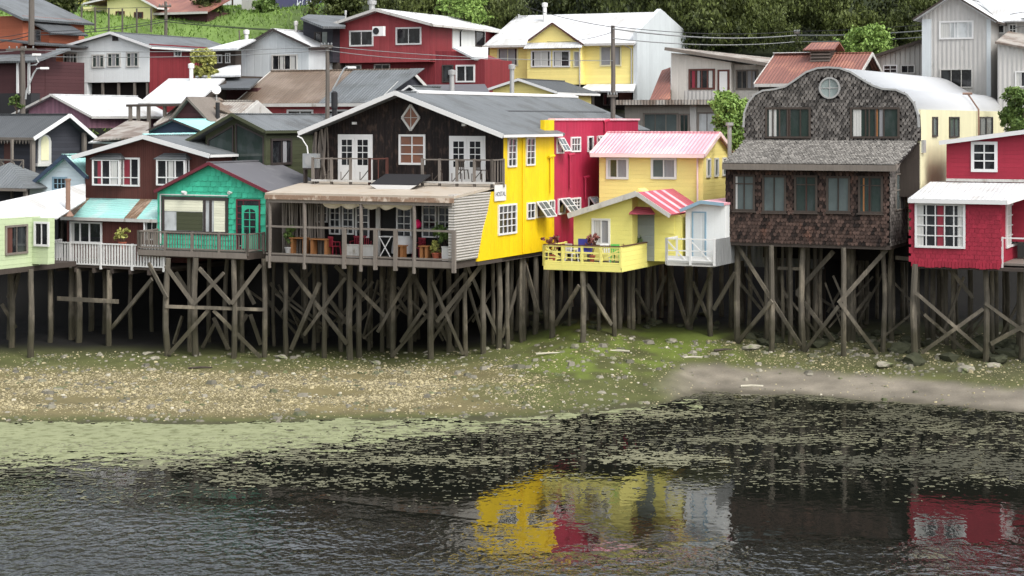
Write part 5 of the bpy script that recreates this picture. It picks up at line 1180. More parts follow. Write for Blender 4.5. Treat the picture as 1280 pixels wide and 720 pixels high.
h = H('low_white_roof_annex', 'low annex with a plain white sloping roof under the yellow green tree', 'shed', 300, 113, Z3-2)
sheet(h, 'roof', 'white_roof_x', [(246, 95, 112), (300, 94, 111), (300, 82, 116)], [(244, 95), (301, 94), (301, 81), (286, 82)], .1)
h.put('wall', B().box(h.fz(250, 95)[0], 0, 0, 3, 8, h.fz(280, 95)[1]), 'dark_timber')
h = H('grey_flat_shed', 'slate grey flat roof shed between the white shed roof and the tan roof', 'shed', 322, 109, Z3-3)
sheet(h, 'roof', 'slate_roof_x', [(270, 110, 107), (320, 109, 106), (320, 98, 112)], [(266, 110), (312, 110), (325, 98), (278, 98)], .1)
h.put('wall', B().box(h.fz(262, 112)[0], 0, 0, 3, 8, h.fz(290, 110)[1]), 'maroon_boards')
# black narrow house
h = H('narrow_black_house', 'narrow black boarded house with a mono pitch roof left of the red house', 'house', 416, 121, Z3-1)
h.put('wall', B().prism([(h.fz(379, 50)[0], h.fz(398, 78)[1]), (0, h.fz(398, 78)[1]), (0, h.fz(414, 33)[1]), (h.fz(379, 50)[0], h.fz(379, 24)[1])], 0, 6), 'charcoal_boards')
sheet(h, 'roof', 'grey_roof_y', [(376, 22, 121.5), (422, 32, 120), (420, 18, 127)], [(376, 22), (404, 33), (432, 33), (432, 20), (385, 18)], .15)
wf(h, 393, 40, 402, 60, cols=1, mat='dark_frame', fr=.07); h.put('panel', B(mf(0)).box(*h.frect(403, 40, 409, 66)[:2], .01, .04, *h.frect(403, 40, 409, 66)[2:]), 'door_grey')
h.put('lower_wall', B().box(h.fz(387, 90)[0], 0, .6, 5, 9, h.fz(400, 78)[1]-.01), 'dark_timber')
# red house
h = H('big_red_gabled_house', 'large red boarded house with dark sliding windows and a long white roof', 'house', 537, 119, Z3-1)
g = gable(h, 416, 537, 78, (404, 33), (469, 11), (541, 30), 11, 'red_boards', 'white_roof_y', trim='dirty_white', over=.6, t=.14, trimw=.18)
wf(h, 437, 38, 467, 58, cols=2, fr=.1, mu=.04); wf(h, 495, 34, 527, 56, cols=2, fr=.1, mu=.04)
wf(h, 431, 81, 452, 88, v=.8, cols=2); wf(h, 468, 80, 488, 88, v=.8, cols=2)
h.put('lower_wall', B().box(g['uL']+.5, -.02, .8, 8, 9, g['zb']-.003), 'deep_red_boards')
h.put('side_cladding', B().box(.0, .04, .01, h.sz(564, 60)[0], h.sz(550, 76)[1], h.sz(550, 30)[1]-.1), 'deep_red_boards')
v0 = h.sz(565, 50)[0]; v1 = h.sz(606, 50)[0]; h.put('white_side_panel', B().box(.0, .05, v0, v1, h.sz(585, 62)[1], h.sz(585, 31)[1]), 'white_wall')
ws(h, 594, 38, 605, 58, u=.05, cols=1, mat='dark_frame', pane='glass'); h.put('downpipe', B().tube([(.1, h.sz(574, 50)[0], h.sz(574, 58)[1]), (.1, h.sz(574, 50)[0], h.sz(574, 40)[1]), (.1, h.sz(579, 50)[0], h.sz(579, 34)[1])], .05), 'pipe_dark')
# porch wing in front of it
w2 = H('red_porch_wing', 'deep red porch wing with a small white roof between the red and yellow houses', 'building', 606, 114.5, Z3-2)
zt = w2.fz(570, 66)[1]
w2.put('wall', B().prism([(w2.fz(544, 90)[0], 9), (0, 9), (0, w2.fz(606, 74)[1]), (w2.fz(594, 90)[0], w2.fz(594, 73)[1]), (w2.fz(570, 90)[0], w2.fz(570, 64)[1]), (w2.fz(544, 90)[0], w2.fz(544, 64)[1])], 0, 4), 'deep_red_boards')
sheet(w2, 'roof', 'white_roof_y', [(568, 59, 115.5), (594, 72, 114.5), (607, 60, 119)], [(567, 59), (594, 73), (610, 73), (610, 59)], .12)
wf(w2, 570, 81, 594, 103, cols=2, rows=1, fr=.1, mu=.08); wf(w2, 553, 81, 567, 103, cols=1, mat='dark_frame')
h.put('satellite_dish', B().lathe(h.fz(515, 90, -.3)[0], -.4, [(.05, 13.9), (.35, 14.15), (.4, 14.3)], 14), 'plastic_white')
a = H('air_conditioner', 'white air conditioning unit on the red gable wall right of its window', 'air conditioner', 475, 119.2, 16)
q = a.fz(475, 39); a.put('casing', B().box(-.4, .4, -.3, 0, q[1]-.32, q[1]+.3), 'plastic_white'); a.put('fan_grille', B().tube([(-.12, -.34, q[1]), (-.12, -.3, q[1])], .22, 16), 'pipe_dark')
# yellow house with white roof
h = H('yellow_house_with_white_roof', 'large pale yellow house with a bay window, small gable and long bright white roof', 'house', 792, 121, Z3-1)
uL = h.fz(612, 90)[0]; zb = h.fz(700, 106)[1]; ze = h.fz(700, 55, -.5)[1]; 
vR = 5.2; zr = h.fz(740, 17, vR)[1]; k = (zr-ze)/(vR+.5)
h.put('wall', B().prismx([(0, zb), (2*vR, zb), (2*vR, ze-.1), (vR, zr-.25), (0, ze-.1+.3*k)], uL+2.4, 0).box(uL, uL+2.4, 0, 2*vR-.5, zb, ze-.02), 'yellow_wall')
vR2 = vR; ee = h.fz(793, 56, -.5)[0]
uE = h.fz(603, 56, -.5)[0]; uK = h.fz(648, 17, vR)[0]; uX = h.fz(652, 54, -.5)[0]; b = B(); b.slab([(uE, -.5, ze-.05), (uX, -.5, ze-.05), (uK, vR, zr+.1)], .12); b.slab([(uX+.003, -.5, ze), (.25, -.5, ze), (.25, vR, zr), (uK+.003, vR, zr)], .12); b.slab([(uK, vR+.003, zr), (.25, vR+.003, zr), (.25, 2*vR, ze), (uE, 2*vR, ze)], .12); b.slab([(uE, -.5, ze-.06), (uK-.003, vR, zr+.09), (uE-.2, 2*vR, ze)], .1); ro = h.put('roof', b, 'white_roof_x')
h.put('gutter', B().box(uL-.3, .25, -.56, -.5, ze-.16, ze-.01), 'dirty_white', ro)
# grey metal gable end
zp = h.sz(826, 11, .3)[1]; vend = h.sz(861, 60, .3)[0]
h.put('metal_end', B().prismx([(-.1, zb-4), (vend, zb-4), (vend, h.sz(858, 42, .3)[1]), (h.sz(826, 11, .3)[0], zp), (-.1, h.sz(792, 40, .3)[1])], .02, .3), 'light_grey_sheet')
vs = .001
wf(h, 622, 59, 648, 83, cols=2, mat='cream_wall', fr=.1, cur=[(.05, .9, 'curtain_grey')]); wf(h, 750, 57, 777, 83, cols=2, mat='cream_wall', fr=.1, cur=[(0, .95, 'curtain_grey')])
# gabled bay
u0, u1 = h.fz(659, 80, -.6)[0], h.fz(726, 80, -.6)[0]; ap = h.fz(691, 28, -.7); e0 = h.fz(661, 50, -.7); e1 = h.fz(730, 55, -.7)
h.put('bay', B().prism([(u0, zb), (u1, zb), (u1, e1[1]-.1), (ap[0], ap[1]-.12), (u0, e0[1]-.1)], -.6, 2), 'yellow_wall')
b = B(); b.slab([(e0[0], -.8, e0[1]), (ap[0], -.8, ap[1]), (ap[0], 3.2, ap[1]), (e0[0], 3.2, e0[1])], .08).slab([(ap[0]+.002, -.8, ap[1]), (e1[0], -.8, e1[1]), (e1[0], 3.2, e1[1]), (ap[0]+.002, 3.2, ap[1])], .08)
h.put('bay_roof', b, 'white_roof_y', ro); b = B().bar((e0[0], -.82, e0[1]-.05), (ap[0], -.82, ap[1]-.05), .04, .1).bar((ap[0], -.825, ap[1]-.05), (e1[0], -.825, e1[1]-.05), .04, .1); h.put('bargeboard', b, 'red_brown_timber', ro)
wf(h, 664, 63, 689, 84, v=-.6, cols=2, fr=.09, cur=[(.1, .9, 'curtain_white')]); wf(h, 691, 63, 713, 84, v=-.6, cols=2, fr=.09, cur=[(.05, .5, 'curtain_white')]); wf(h, 717, 64, 725, 84, v=-.6, cols=1, mat='cream_wall', fr=.06, cur=[(0, 1, 'curtain_grey')])
h.put('bay_canopy', B().slab([(u0-.1, -1.0, h.fz(690, 60, -1)[1]), (u1+.2, -1.0, h.fz(690, 60, -1)[1]), (u1+.2, -.603, h.fz(690, 53, -.6)[1]), (u0, -.603, h.fz(690, 53, -.6)[1])], .05), 'white_roof_x')
h.put('entrance_roof', B().slab([(h.fz(722, 112, -1.8)[0], -1.8, h.fz(750, 113, -1.8)[1]), (h.fz(792, 115, -1.8)[0], -1.8, h.fz(780, 114, -1.8)[1]), (.2, -.1, h.fz(780, 105, 0)[1]), (h.fz(735, 105, 0)[0], -.1, h.fz(750, 105, 0)[1])], .1), 'white_roof_x')
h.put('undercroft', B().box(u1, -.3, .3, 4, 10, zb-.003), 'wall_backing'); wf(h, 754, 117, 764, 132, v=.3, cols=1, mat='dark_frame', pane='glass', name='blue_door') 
h.put('red_panel', B(mf(.3)).box(*h.frect(774, 115, 790, 126, .3)[:2], .01, .05, *h.frect(774, 115, 790, 126, .3)[2:]), 'red_brown_timber')
for px in (730, 742): u = h.fz(px, 120, -.9)[0]; h.put('post', B().box(u-.06, u+.06, -1, -.88, 10, zb-.3), 'grey_timber')
h.put('downpipe', B().tube([(-.12, -.08, zb), (-.12, -.08, ze-.4), (-.5, -.3, ze-.15)], .05), 'pipe_metal')
h.put('wall_pipe', B().tube([(u1-.05, -.66, zb-.3), (u1-.05, -.66, h.fz(716, 60, -.6)[1])], .04), 'dirty_white')
# weathered white house
h = H('weathered_white_house', 'weathered white house with brown framed windows and a sagging mono pitch roof', 'house', 914, 115, Z3-2)
L = h.fz(839, 90)[0]; ztl, ztr = h.fz(839, 66)[1], h.fz(914, 78)[1]
h.put('wall', B().prism([(L, 9.5), (0, 9.5), (0, ztr), (L, ztl)], 0, 5), 'weathered_white')
zr_ = lambda px, py: h.fz(px, py, -.5)
l_, r_ = zr_(831, 59), zr_(962, 79)
vE = 5
ro = h.put('roof', B().slab([(l_[0], -.5, l_[1]), (r_[0], -.5, r_[1]), (r_[0], vE, r_[1]+.35), (l_[0], vE, l_[1]+.05)], .14), 'old_roof_y')
h.put('fascia', B().bar((l_[0], -.53, l_[1]-.1), (r_[0], -.53, r_[1]-.1), .05, .2), 'grey_timber', ro)
uN = h.fz(955, 100, .6)[0]; h.put('recessed_wall', B().prism([(.01, 9.5), (uN, 9.5), (uN, h.fz(955, 82, .6)[1]), (.01, ztr-.1)], .6, 5), 'weathered_white')
wf(h, 861, 86, 894, 112, cols=4, mat='red_brown_timber', fr=.12, mu=.07, cur=[(.06, .2, 'curtain_red'), (.3, .42, 'curtain_grey'), (.8, .96, 'curtain_white')])
r_ = h.frect(897, 87, 912, 127); b = B(mf(0)); b.box(r_[0], r_[1], 0, .04, r_[2], r_[3]); o = h.put('door_frame', b, 'red_brown_timber'); h.put('door', B(mf(0)).box(r_[0]+.14, r_[1]-.14, .041, .06, r_[2], r_[3]-.12), 'white_paint', o)
wf(h, 920, 87, 948, 112, v=.6, cols=4, mat='grey_timber', fr=.1, mu=.07, cur=[(.5, .9, 'curtain_grey')])
q = h.frect(856, 113, 895, 127); h.put('patched_panel', B(mf(0)).box(q[0], q[1], .005, .03, q[2], q[3]), 'grey_sheet')
h = H('rusty_side_roof', 'steep rusty metal roof wedge beside the weathered white house', 'roof', 838, 117, Z3-2)
sheet(h, 'roof', 'rust_roof_x', [(815, 124, 115), (838, 124, 114.5), (838, 85, 119)], [(812, 125), (838, 124), (838, 84), (827, 88)], .15)
h.put('wall', B().box(h.fz(816, 125)[0], 0, .3, 3, 9.5, h.fz(827, 124)[1]), 'concrete')
h = H('flat_concrete_building', 'low grey concrete building with wide windows behind the pink roof', 'building', 896, 110, Z3-3)
L = h.fz(781, 150)[0]; zt = h.fz(840, 131)[1]
h.put('wall', B().box(L, 0, 0, 4, 8, zt), 'concrete')
h.put('roof_slab', B().box(h.fz(775, 130)[0], h.fz(918, 130)[0], -.7, 4.5, zt, zt+.3), 'old_roof_x')
for r_, p in (((804, 141, 848, 166), 'pale_glass'), ((849, 142, 862, 166), 'green_glass'), ((872, 140, 896, 166), 'milk_glass')): wf(h, *r_, cols=3 if r_[0] < 810 else 2, mat='grey_timber', pane=p, fr=.1)
h.put('pillar', B(mf(0)).box(*h.frect(863, 133, 871, 166)[:2], 0, .1, 8, zt-.003), 'dirty_white')
# rust roofed house
h = H('rust_roofed_house', 'low house with a rusty red metal roof and a slatted roof ventilator', 'house', 1068, 106, Z3-3)
g = eaves(h, 948, 1060, 125, 104, 67, 7.5, 'dark_timber', 'rust_roof_x', trim='dirty_white', rl=943, rr=1068)
h.put('ridge_cap', B().box(h.fz(968, 67, 3.75)[0], h.fz(1015, 67, 3.75)[0], 3.4, 4.1, g['zr']+.036, g['zr']+.08), 'white_paint')
u0, u1 = h.fz(1014, 60, 2.6)[0], h.fz(1037, 60, 2.6)[0]; z0, z1 = h.fz(1026, 78, 2.6)[1], h.fz(1026, 62, 2.6)[1]
o = h.put('ventilator', B().box(u0, u1, 2.6, 4.2, z0-.3, z1), 'dark_timber'); b = B()
for i in range(4): b.box(u0-.05, u1+.05, 2.5, 2.59, z0+i*(z1-z0)/4+.05, z0+(i+1)*(z1-z0)/4-.04)
h.put('slats', b, 'grey_timber', o); zz = h.fz(1026, 53, 3.4)[1]
h.put('ventilator_roof', B().slab([(u0-.4, 2.2, z1), (u1+.4, 2.2, z1), (u1+.4, 3.4, zz), (u0-.2, 3.4, zz)], .07).slab([(u0-.2, 3.402, zz), (u1+.4, 3.402, zz), (u1+.4, 4.6, z1), (u0-.4, 4.6, z1)], .07), 'rust_roof_x', o)
h = H('grey_timber_barn', 'grey batten walled barn with a sloping mossy roof below the corrugated house', 'barn', 1156, 112, Z3-3)
L = h.fz(1050, 85)[0]; 
h.put('wall', B().prism([(L, 8), (0, 8), (0, h.fz(1153, 52)[1]), (L, h.fz(1070, 80)[1])], 0, 5), 'batten_grey')
a, c = h.fz(1062, 79, -.4), h.fz(1154, 49, -.4); ro = h.put('roof', B().slab([(a[0], -.4, a[1]), (c[0], -.4, c[1]), (c[0], 5, c[1]), (a[0], 5, a[1])], .15), 'old_roof_y')
h.put('left_roof', B().slab([(a[0]-.01, -.4, a[1]), (a[0]-.01, 5, a[1]), (a[0]-4, 5, a[1]+.8), (a[0]-4, -.0, a[1]+.2)], .1), 'rust_roof_y', ro) if False else None
h.put('bargeboard', B().bar((a[0], -.43, a[1]-.06), (c[0], -.43, c[1]-.06), .05, .18), 'dark_timber', ro)
wf(h, 1104, 81, 1122, 92, cols=2, rows=2); wf(h, 1126, 81, 1144, 92, cols=2, mat='dirty_white')
# corrugated grey house
h = H('tall_grey_corrugated_house', 'tall light grey corrugated metal house with pale curtained windows at the top right', 'house', 1239, 108, Z3-3)
g = gable(h, 1153, 1239, 175, (1141, 24), (1190, -8), (1246, 26), 7, 'grey_sheet', 'white_roof_y', trim='dark_timber', over=.5, t=.12, trimw=.1)
wf(h, 1174, 26, 1217, 49, cols=4, splits=[.3, .45, .55, .88], fr=.1, pane='milk_glass', cur=[(0, .28, 'curtain_white')])
wf(h, 1175, 86, 1216, 110, cols=3, mat='dirty_white')
for px in (1158.5, 1236): u = h.fz(px, 60)[0]; h.put('corner_board', B().box(u-.28 if px < 1200 else u-.12, u+.28 if px < 1200 else u+.12, -.05, -.003, 9, h.fz(px, 24)[1]), 'light_grey_sheet')
h.put('side_wing', B().box(.01, 8, 2.5, 8, 8, h.fz(1260, 25, 2.5)[1]), 'grey_sheet')
wf(h, 1247, 31, 1256, 42, v=2.5, cols=1); wf(h, 1261, 30, 1271, 44, v=2.5, cols=2, rows=2)
h.put('wing_roof', B().slab([(.1, 1.9, h.fz(1260, 26, 2)[1]), (9, 1.9, h.fz(1260, 26, 2)[1]), (9, 5, h.fz(1260, -8, 5)[1]), (-2, 5, h.fz(1260, -8, 5)[1])], .1), 'white_roof_x')
h2 = H('lower_corrugated_annex', 'lower grey corrugated annex right of the tall grey house', 'building', 1300, 105, Z3-3)
L = h2.fz(1247, 80)[0]; a, c = h2.fz(1244, 52, -.3), h2.fz(1300, 66, -.3)
h2.put('wall', B().prism([(L, 8), (3, 8), (3, c[1]-.5), (L, a[1]-.15)], 0, 4), 'grey_sheet'); h2.put('roof', B().slab([(a[0], -.3, a[1]), (c[0]+1, -.3, c[1]), (c[0]+1, 4, c[1]+.8), (a[0], 4, a[1]+.8)], .12), 'old_roof_y'); wf(h2, 1269, 89, 1290, 109, cols=3, pane='glass', cur=[(0, .3, 'curtain_white')])
# top-left hill houses
h = H('cream_hill_house', 'cream gabled house with a faded red roof on the grassy hilltop', 'house', 189, 146, 20)
zg = ground(h.O.x-3, 150)-1
g = gable(h, 134, 189, 34, (104, 4), (163, -9), (196, 9), 6, 'hill_cream', 'rust_roof_y', over=.4, t=.12, trimw=.14)
u0, u1 = h.fz(189, 20)[0], h.fz(250, 20)[0]
h.put('wing_wall', B().box(.01, u1, 1, 5, zg, h.fz(220, 15, 1)[1]), 'maroon_boards')
ro = h.put('wing_roof', B().slab([(.0, .3, h.fz(220, 15, .3)[1]), (u1+.5, .3, h.fz(220, 15, .3)[1]), (u1+.5, 6, h.fz(220, -10, 6)[1]), (.0, 6, h.fz(220, -10, 6)[1])], .12), 'rust_roof_x')
h.put('fascia', B().box(0, u1+.5, .22, .3, h.fz(220, 15, .3)[1]-.2, h.fz(220, 15, .3)[1]-.02), 'dirty_white', ro)
h.put('left_wing', B().box(h.fz(104, 20, 1)[0], g['uL']-.01, 1, 5, zg, h.fz(120, 8, 1)[1]), 'hill_cream')
wf(h, 145, 14, 156, 23, cols=2, mat='red_brown_timber'); wf(h, 168, 15, 179, 23, cols=2, mat='red_brown_timber'); wf(h, 109, 14, 116, 23, v=1, cols=1, mat='red_brown_timber'); wf(h, 120, 13, 128, 22, v=1, cols=2, mat='dirty_white')
h = H('mural_wall', 'purple wall with white painted letter shapes at the top of the grassy hill', 'wall', 400, 152, 20)
a = h.fz(340, 12)[0]; h.put('wall', B().box(a, 0, 0, .3, 20, 24), 'mural_purple'); b = B()
for i, px in enumerate((372, 378, 384, 389, 394)):
    u = h.fz(px, 5)[0]; b.bar((u, -.02, h.fz(px, 7)[1]), (u+random.uniform(-.1, .2), -.02, h.fz(px, -4)[1]), .02, .16)
    if i % 2 == 0: b.bar((u, -.025, h.fz(px, 6)[1]), (u+.35, -.025, h.fz(px, 2)[1]), .02, .13)
h.put('painted_letters', b, 'mural_white')
h = H('pale_hill_hut', 'pale grey hut half hidden by bushes on the hilltop', 'hut', 322, 152, 20)
h.put('wall', B().box(h.fz(302, 5)[0], 0, 0, 2.5, 20, 23.8), 'dirty_white'); h.put('roof', B().box(h.fz(300, 5)[0], .3, -.3, 3, 23.81, 24), 'slate_roof_x')

# ------------------------------------------------------------------ trees and wood
def wood():
    V = []; base = []
    for k in range(5):
        g = random.Random(50+k); lob = []
        for i in range(11):
            t = g.random(); a = g.uniform(0, 6.28); rr = .6*(1-.5*t); lob.append((math.cos(a)*rr, math.sin(a)*rr, .25+.65*t, g.uniform(.3, .46), g.uniform(.3, .46), g.uniform(.15, .24)))
        base.append(leaves(4200, .034, lob, 70+k))
    g = random.Random(4); n = 0
    for i in range(3200):
        Y = 124+110*g.random()**1.3; px = g.uniform(380, 1400); X = (px-640)*Y/F
        s = 640+X/Y*F
        lim = lerp(s, [(330, 158), (440, 150), (520, 132), (640, 130), (860, 130), (1000, 124), (1160, 122), (1500, 120)])
        if Y < lim: continue
        if n >= 270: break
        if Y > 190 and g.random() < .5: continue
        r = g.uniform(2.0, 3.9); ht = r*g.uniform(1.5, 2.2); z = ground(X, Y)-.6; a = g.uniform(0, 6.28); c, s_ = math.cos(a), math.sin(a)
        b = base[g.randint(0, 4)].copy()
        if Y > 185: b = b.reshape(-1, 4, 3)[::2].reshape(-1, 3)
        b = b @ np.array([[c, s_, 0], [-s_, c, 0], [0, 0, 1]]); b *= np.array([r, r, ht]); V.append(b+np.array([X, Y, z])); n += 1
    o = quads_obj('hillside_wood', np.concatenate(V), 'leaf_dark'); tag(o, 'dense dark green wood covering the hillside at the top', 'wood', kind='stuff')
wood()
def at(px, py, Y): q = P(px, py, Y); return q.x, q.y, q.z
def T(name, label, px, top, bot, Y, rad_px, mat, n=1500, size=.2, seed=1, cat='tree', **k):
    x, y, z = at(px, bot, Y); ht = (bot-top)*Y/F; return tree(name, label, cat, x, y, z, ht, rad_px*Y/F, mat, n, size, seed, **k)
T('broadleaf_tree', 'pale green round tree behind the roofs at the top centre', 578, 2, 45, 130, 34, 'leaf_bright', seed=11, trunk_h=.1)
T('broadleaf_tree', 'bright green round tree above the rusty roof', 1083, 36, 84, 118, 32, 'leaf_bright', seed=12, n=2200, trunk_h=.1)
T('broadleaf_tree', 'yellow green young tree beside the red boarded wing', 251, 58, 112, 112.5, 19, 'leaf_yellow', seed=13, trunk_h=.05)
T('broadleaf_tree', 'leafy bamboo like tree between the concrete building and the shingle house', 915, 108, 232, 98, 34, 'leaf_bright', seed=14, n=4200, size=.17, trunk_h=.15)
T('broadleaf_tree', 'dense green tree at the right edge behind the curved roof', 1276, 104, 200, 100, 26, 'leaf_mid', seed=15, n=3000, size=.16, trunk_h=.05)
T('hill_shrub', 'dark olive shrub right of the cream hill house', 262, -14, 30, 147, 24, 'leaf_dark', seed=16, cat='shrub', trunk_h=.05, n=1800)
T('hill_shrub', 'pale olive tree left of the cream hill house', 92, -14, 26, 156, 22, 'leaf_yellow', seed=17, cat='shrub', trunk_h=.05)
T('hill_shrub', 'mottled green bush in front of the pale hilltop hut', 334, -12, 22, 148, 17, 'leaf_mid', seed=18, cat='shrub', trunk_h=.05)
T('conifer_tree', 'dark tree behind the orange boarded house at the top left', 60, -22, 30, 135, 34, 'leaf_dark', seed=19, trunk_h=.05, n=2400)
T('broadleaf_tree', 'dark hillside tree above the black and red houses', 418, -16, 34, 140, 34, 'leaf_dark', seed=20, trunk_h=.05, n=2600)
T('garden_shrub', 'small leafy shrub growing under the left street lamp', 20, 118, 146, 104, 9, 'leaf_mid', seed=21, cat='shrub', n=500, size=.12)
for i, (px, top, bot, Y, w_, m_, lb) in enumerate(((880, 24, 72, 139, 26, 'leaf_mid', 'olive green tree just above the weathered white house roof'), (955, 8, 52, 148, 24, 'leaf_mid', 'mid green tree high in the wood above the rust roof'), (1120, 14, 58, 140, 26, 'leaf_dark', 'dark bushy tree left of the tall grey house'),
        (1020, -6, 36, 156, 28, 'leaf_mid', 'mid green tree near the top edge above the short cable pole'), (760, -10, 26, 150, 26, 'leaf_dark', 'dark tree right above the yellow house ridge'), (520, -14, 22, 142, 26, 'leaf_dark', 'dark tree behind the red house ridge'))):
    T('broadleaf_tree', lb, px, top, bot, Y, w_, m_, seed=60+i, trunk_h=.05, n=2000)
# trees hidden behind the frame's top line on the left ridge
for i, (px, Y) in enumerate(((20, 175), (110, 182), (200, 178), (290, 176), (360, 170))):
    T('broadleaf_tree', 'dark tree on the ridge behind the hilltop houses, %s' % ['above the orange house', 'above the pale olive tree', 'above the red hill roof', 'above the pale hut', 'above the mural wall'][i], px, -34, 16, Y, 36, 'leaf_dark', seed=30+i, n=1500, size=.28)
# grass tufts
def grass():
    g = np.random.RandomState(3); n = 30000; X = g.uniform(-48, -8, n); Y = g.uniform(116, 162, n); V = []
    keep = []
    for x, y in zip(X, Y):
        if x-(y-140)*.08 > -13: continue
        keep.append((x, y, ground(x, y)))
    c = np.array(keep); k = len(c); a = g.uniform(0, 6.28, k); w_ = g.uniform(.03, .09, k); ht = g.uniform(.06, .22, k)*(1+1.2*(g.uniform(size=k) > .93))
    dx, dy = np.cos(a)*w_, np.sin(a)*w_; lx, ly = g.normal(scale=.1, size=k), g.normal(scale=.1, size=k)
    p = np.stack([np.stack([c[:, 0]-dx, c[:, 1]-dy, c[:, 2]-.05], 1), np.stack([c[:, 0]+dx, c[:, 1]+dy, c[:, 2]-.05], 1), np.stack([c[:, 0]+dx*.3+lx, c[:, 1]+dy*.3+ly, c[:, 2]+ht], 1), np.stack([c[:, 0]-dx*.3+lx, c[:, 1]-dy*.3+ly, c[:, 2]+ht], 1)], 1).reshape(-1, 3)
    o = quads_obj('hill_grass', p, 'grass_leaf'); tag(o, 'rough green grass on the open hillside at the top left', 'grass', kind='stuff')
grass()
# ------------------------------------------------------------------ poles, lamps, wires, fence
def pole(px, top, bot, Y, label, r=.13, arms=(), mat='pole_wood', name='utility_pole'):
    q = P(px, bot, Y); h = H(name, label, 'utility pole', px, Y, q.z, th=R(10)); zt = P(px, top, Y).z
    h.put('post', B().tube([(0, 0, q.z-.5), (.03, 0, (q.z+zt)/2), (0, 0, zt)], r, 8, r1=r*.8), mat)
    for (py, w_) in arms:
        z = P(px, py, Y).z; h.put('crossarm', B().box(-w_, w_, -.2, -.1, z-.06, z+.06), 'pole_wood')
        for s_ in (-.8, -.3, .3, .8): h.put('insulator', B().lathe(s_*w_, -.15, [(.04, z+.06), (.055, z+.14), (.02, z+.2)], 6), 'wire_light')
    return h
pole(39, -30, 46, 112, 'thick dark utility pole in front of the orange boarded house', .2, [(-8, .8)])
pole(28, 58, 150, 104, 'tall timber utility pole with a crossarm by the maroon house', .17, [(62, .9)])
h = pole(409, 56, 145, 100.5, 'slim concrete utility pole standing in front of the tan roof', .13, [(58, .35)])
h = pole(766, 32, 152, 104, 'dark utility pole with cables in front of the yellow house', .14, [(120, .3)])
pole(207, 2, 44, 138, 'distant utility pole with a lamp on the grassy hill', .14, [(8, .5)]); pole(641, -12, 15, 134, 'distant utility pole behind the yellow house roof', .2, [(2, .6)]); pole(996, 38, 56, 128, 'short pole carrying cables before the wooded hillside', .1, [(41, .2)]); pole(299, 38, 56, 126, 'thin short pole beside the white flue pipe', .06)
def lamp(pts, Y, label, px0):
    h = H('street_lamp', label, 'street lamp', px0, Y, P(px0, pts[0][1], Y).z, th=0); q = [h.loc(P(x, y, Y)) for x, y in pts]
    h.put('arm', B().tube(q, .05, 8), 'steel'); e = q[-1]; h.put('lamp_head', B().box(e.x-.1, e.x+.35, e.y-.12, e.y+.12, e.z-.07, e.z+.05), 'plastic_white')
lamp([(32, 124), (33, 114), (42, 92), (46, 86), (53, 85)], 103.5, 'curved white lamp arm nearest the mauve shed', 32); lamp([(36, 118), (36, 82), (45, 81), (48, 78), (43, 68)], 104.5, 'bent metal lamp arm beside the tall timber pole', 36)
lamp([(416, 112), (420, 105), (430, 86), (433, 84), (437, 84)], 100.3, 'curved white lamp arm on the slim concrete pole', 416)
def wire(pts, label, r=.022, mat='wire', sag=.4):
    W = [P(*p) for p in pts]; path = []
    for a, b in zip(W, W[1:]):
        for i in range(13):
            t = i/12; q = a.lerp(b, t); q.z -= sag*4*t*(1-t)*0.5; path.append(q)
    b = B().tube(path, r, 5, caps=True); o = mesh_obj('power_line', b.v, b.f, mat); tag(o, label, 'cable', 'overhead cables between the poles')
wire([(-60, 56, 112), (39, 44, 112), (207, 27, 137.8), (480, 42, 120)], 'cable from the thick dark pole over the white gable to the red house', .03)
wire([(-60, 47, 112), (39, 40, 112), (207, 24, 137.8), (400, 38, 122)], 'upper cable from the thick dark pole to the hill pole')
wire([(-60, 60, 104), (28, 62, 103.9), (409, 58, 100.3), (766, 76, 103.8)], 'long cable from the timber pole past the slim concrete pole to the dark pole', .02, 'wire_light')
wire([(-60, 70, 104), (28, 70, 103.9), (409, 63, 100.3), (600, 74, 105)], 'second cable sagging below the long one at the left', .02, 'wire_light')
wire([(766, 36, 103.8), (996, 44, 128), (1300, 20, 108)], 'thick cable from the dark pole across the wood to the grey house', .04, 'wire_light', .7)
wire([(766, 48, 103.8), (996, 52, 128), (1300, 30, 108)], 'lower cable across the wood to the grey house', .03, 'wire_light', .6)
wire([(766, 33, 103.8), (996, 39, 128), (1300, 12, 108)], 'top thin cable across the wood to the grey house', .02, 'wire', .6)
wire([(766, 34, 103.8), (641, 2, 134)], 'cable from the dark pole up to the pole behind the yellow roof', .02)
wire([(766, 40, 103.8), (684, 52, 121)], 'short cable from the dark pole to the yellow house', .015)
for i, px in enumerate((102, 119, 136, 153, 171, 189)):
    Y = 143; x = (px-640)*Y/F; z = ground(x, Y); h = H('fence_post', 'thin timber fence post on the grassy hill below the cream house', 'fence post', px, Y, z, group='fence posts below the cream house'); h.put('post', B().box(-.05, .05, -.05, .05, z-.3, z+1.9), 'pole_wood')
wire([(102, 12, 143), (119, 11, 143), (136, 10.5, 143), (153, 10, 143), (171, 9.5, 143), (189, 9, 143)], 'fence wire strung along the posts below the cream house', .02, 'wire', .02)
# dish
h = H('satellite_dish', 'small white satellite dish beside the tan roof', 'satellite dish', 270, 105, 12); q = h.loc(P(270, 113, 105)); h.put('dish', B().tube([(q.x, q.y, q.z), (q.x+.1, q.y-.1, q.z+.05)], .26, 16), 'plastic_white'); h.put('mast', B().tube([(q.x, q.y+.05, q.z-1), (q.x, q.y+.05, q.z)], .04), 'pipe_metal')

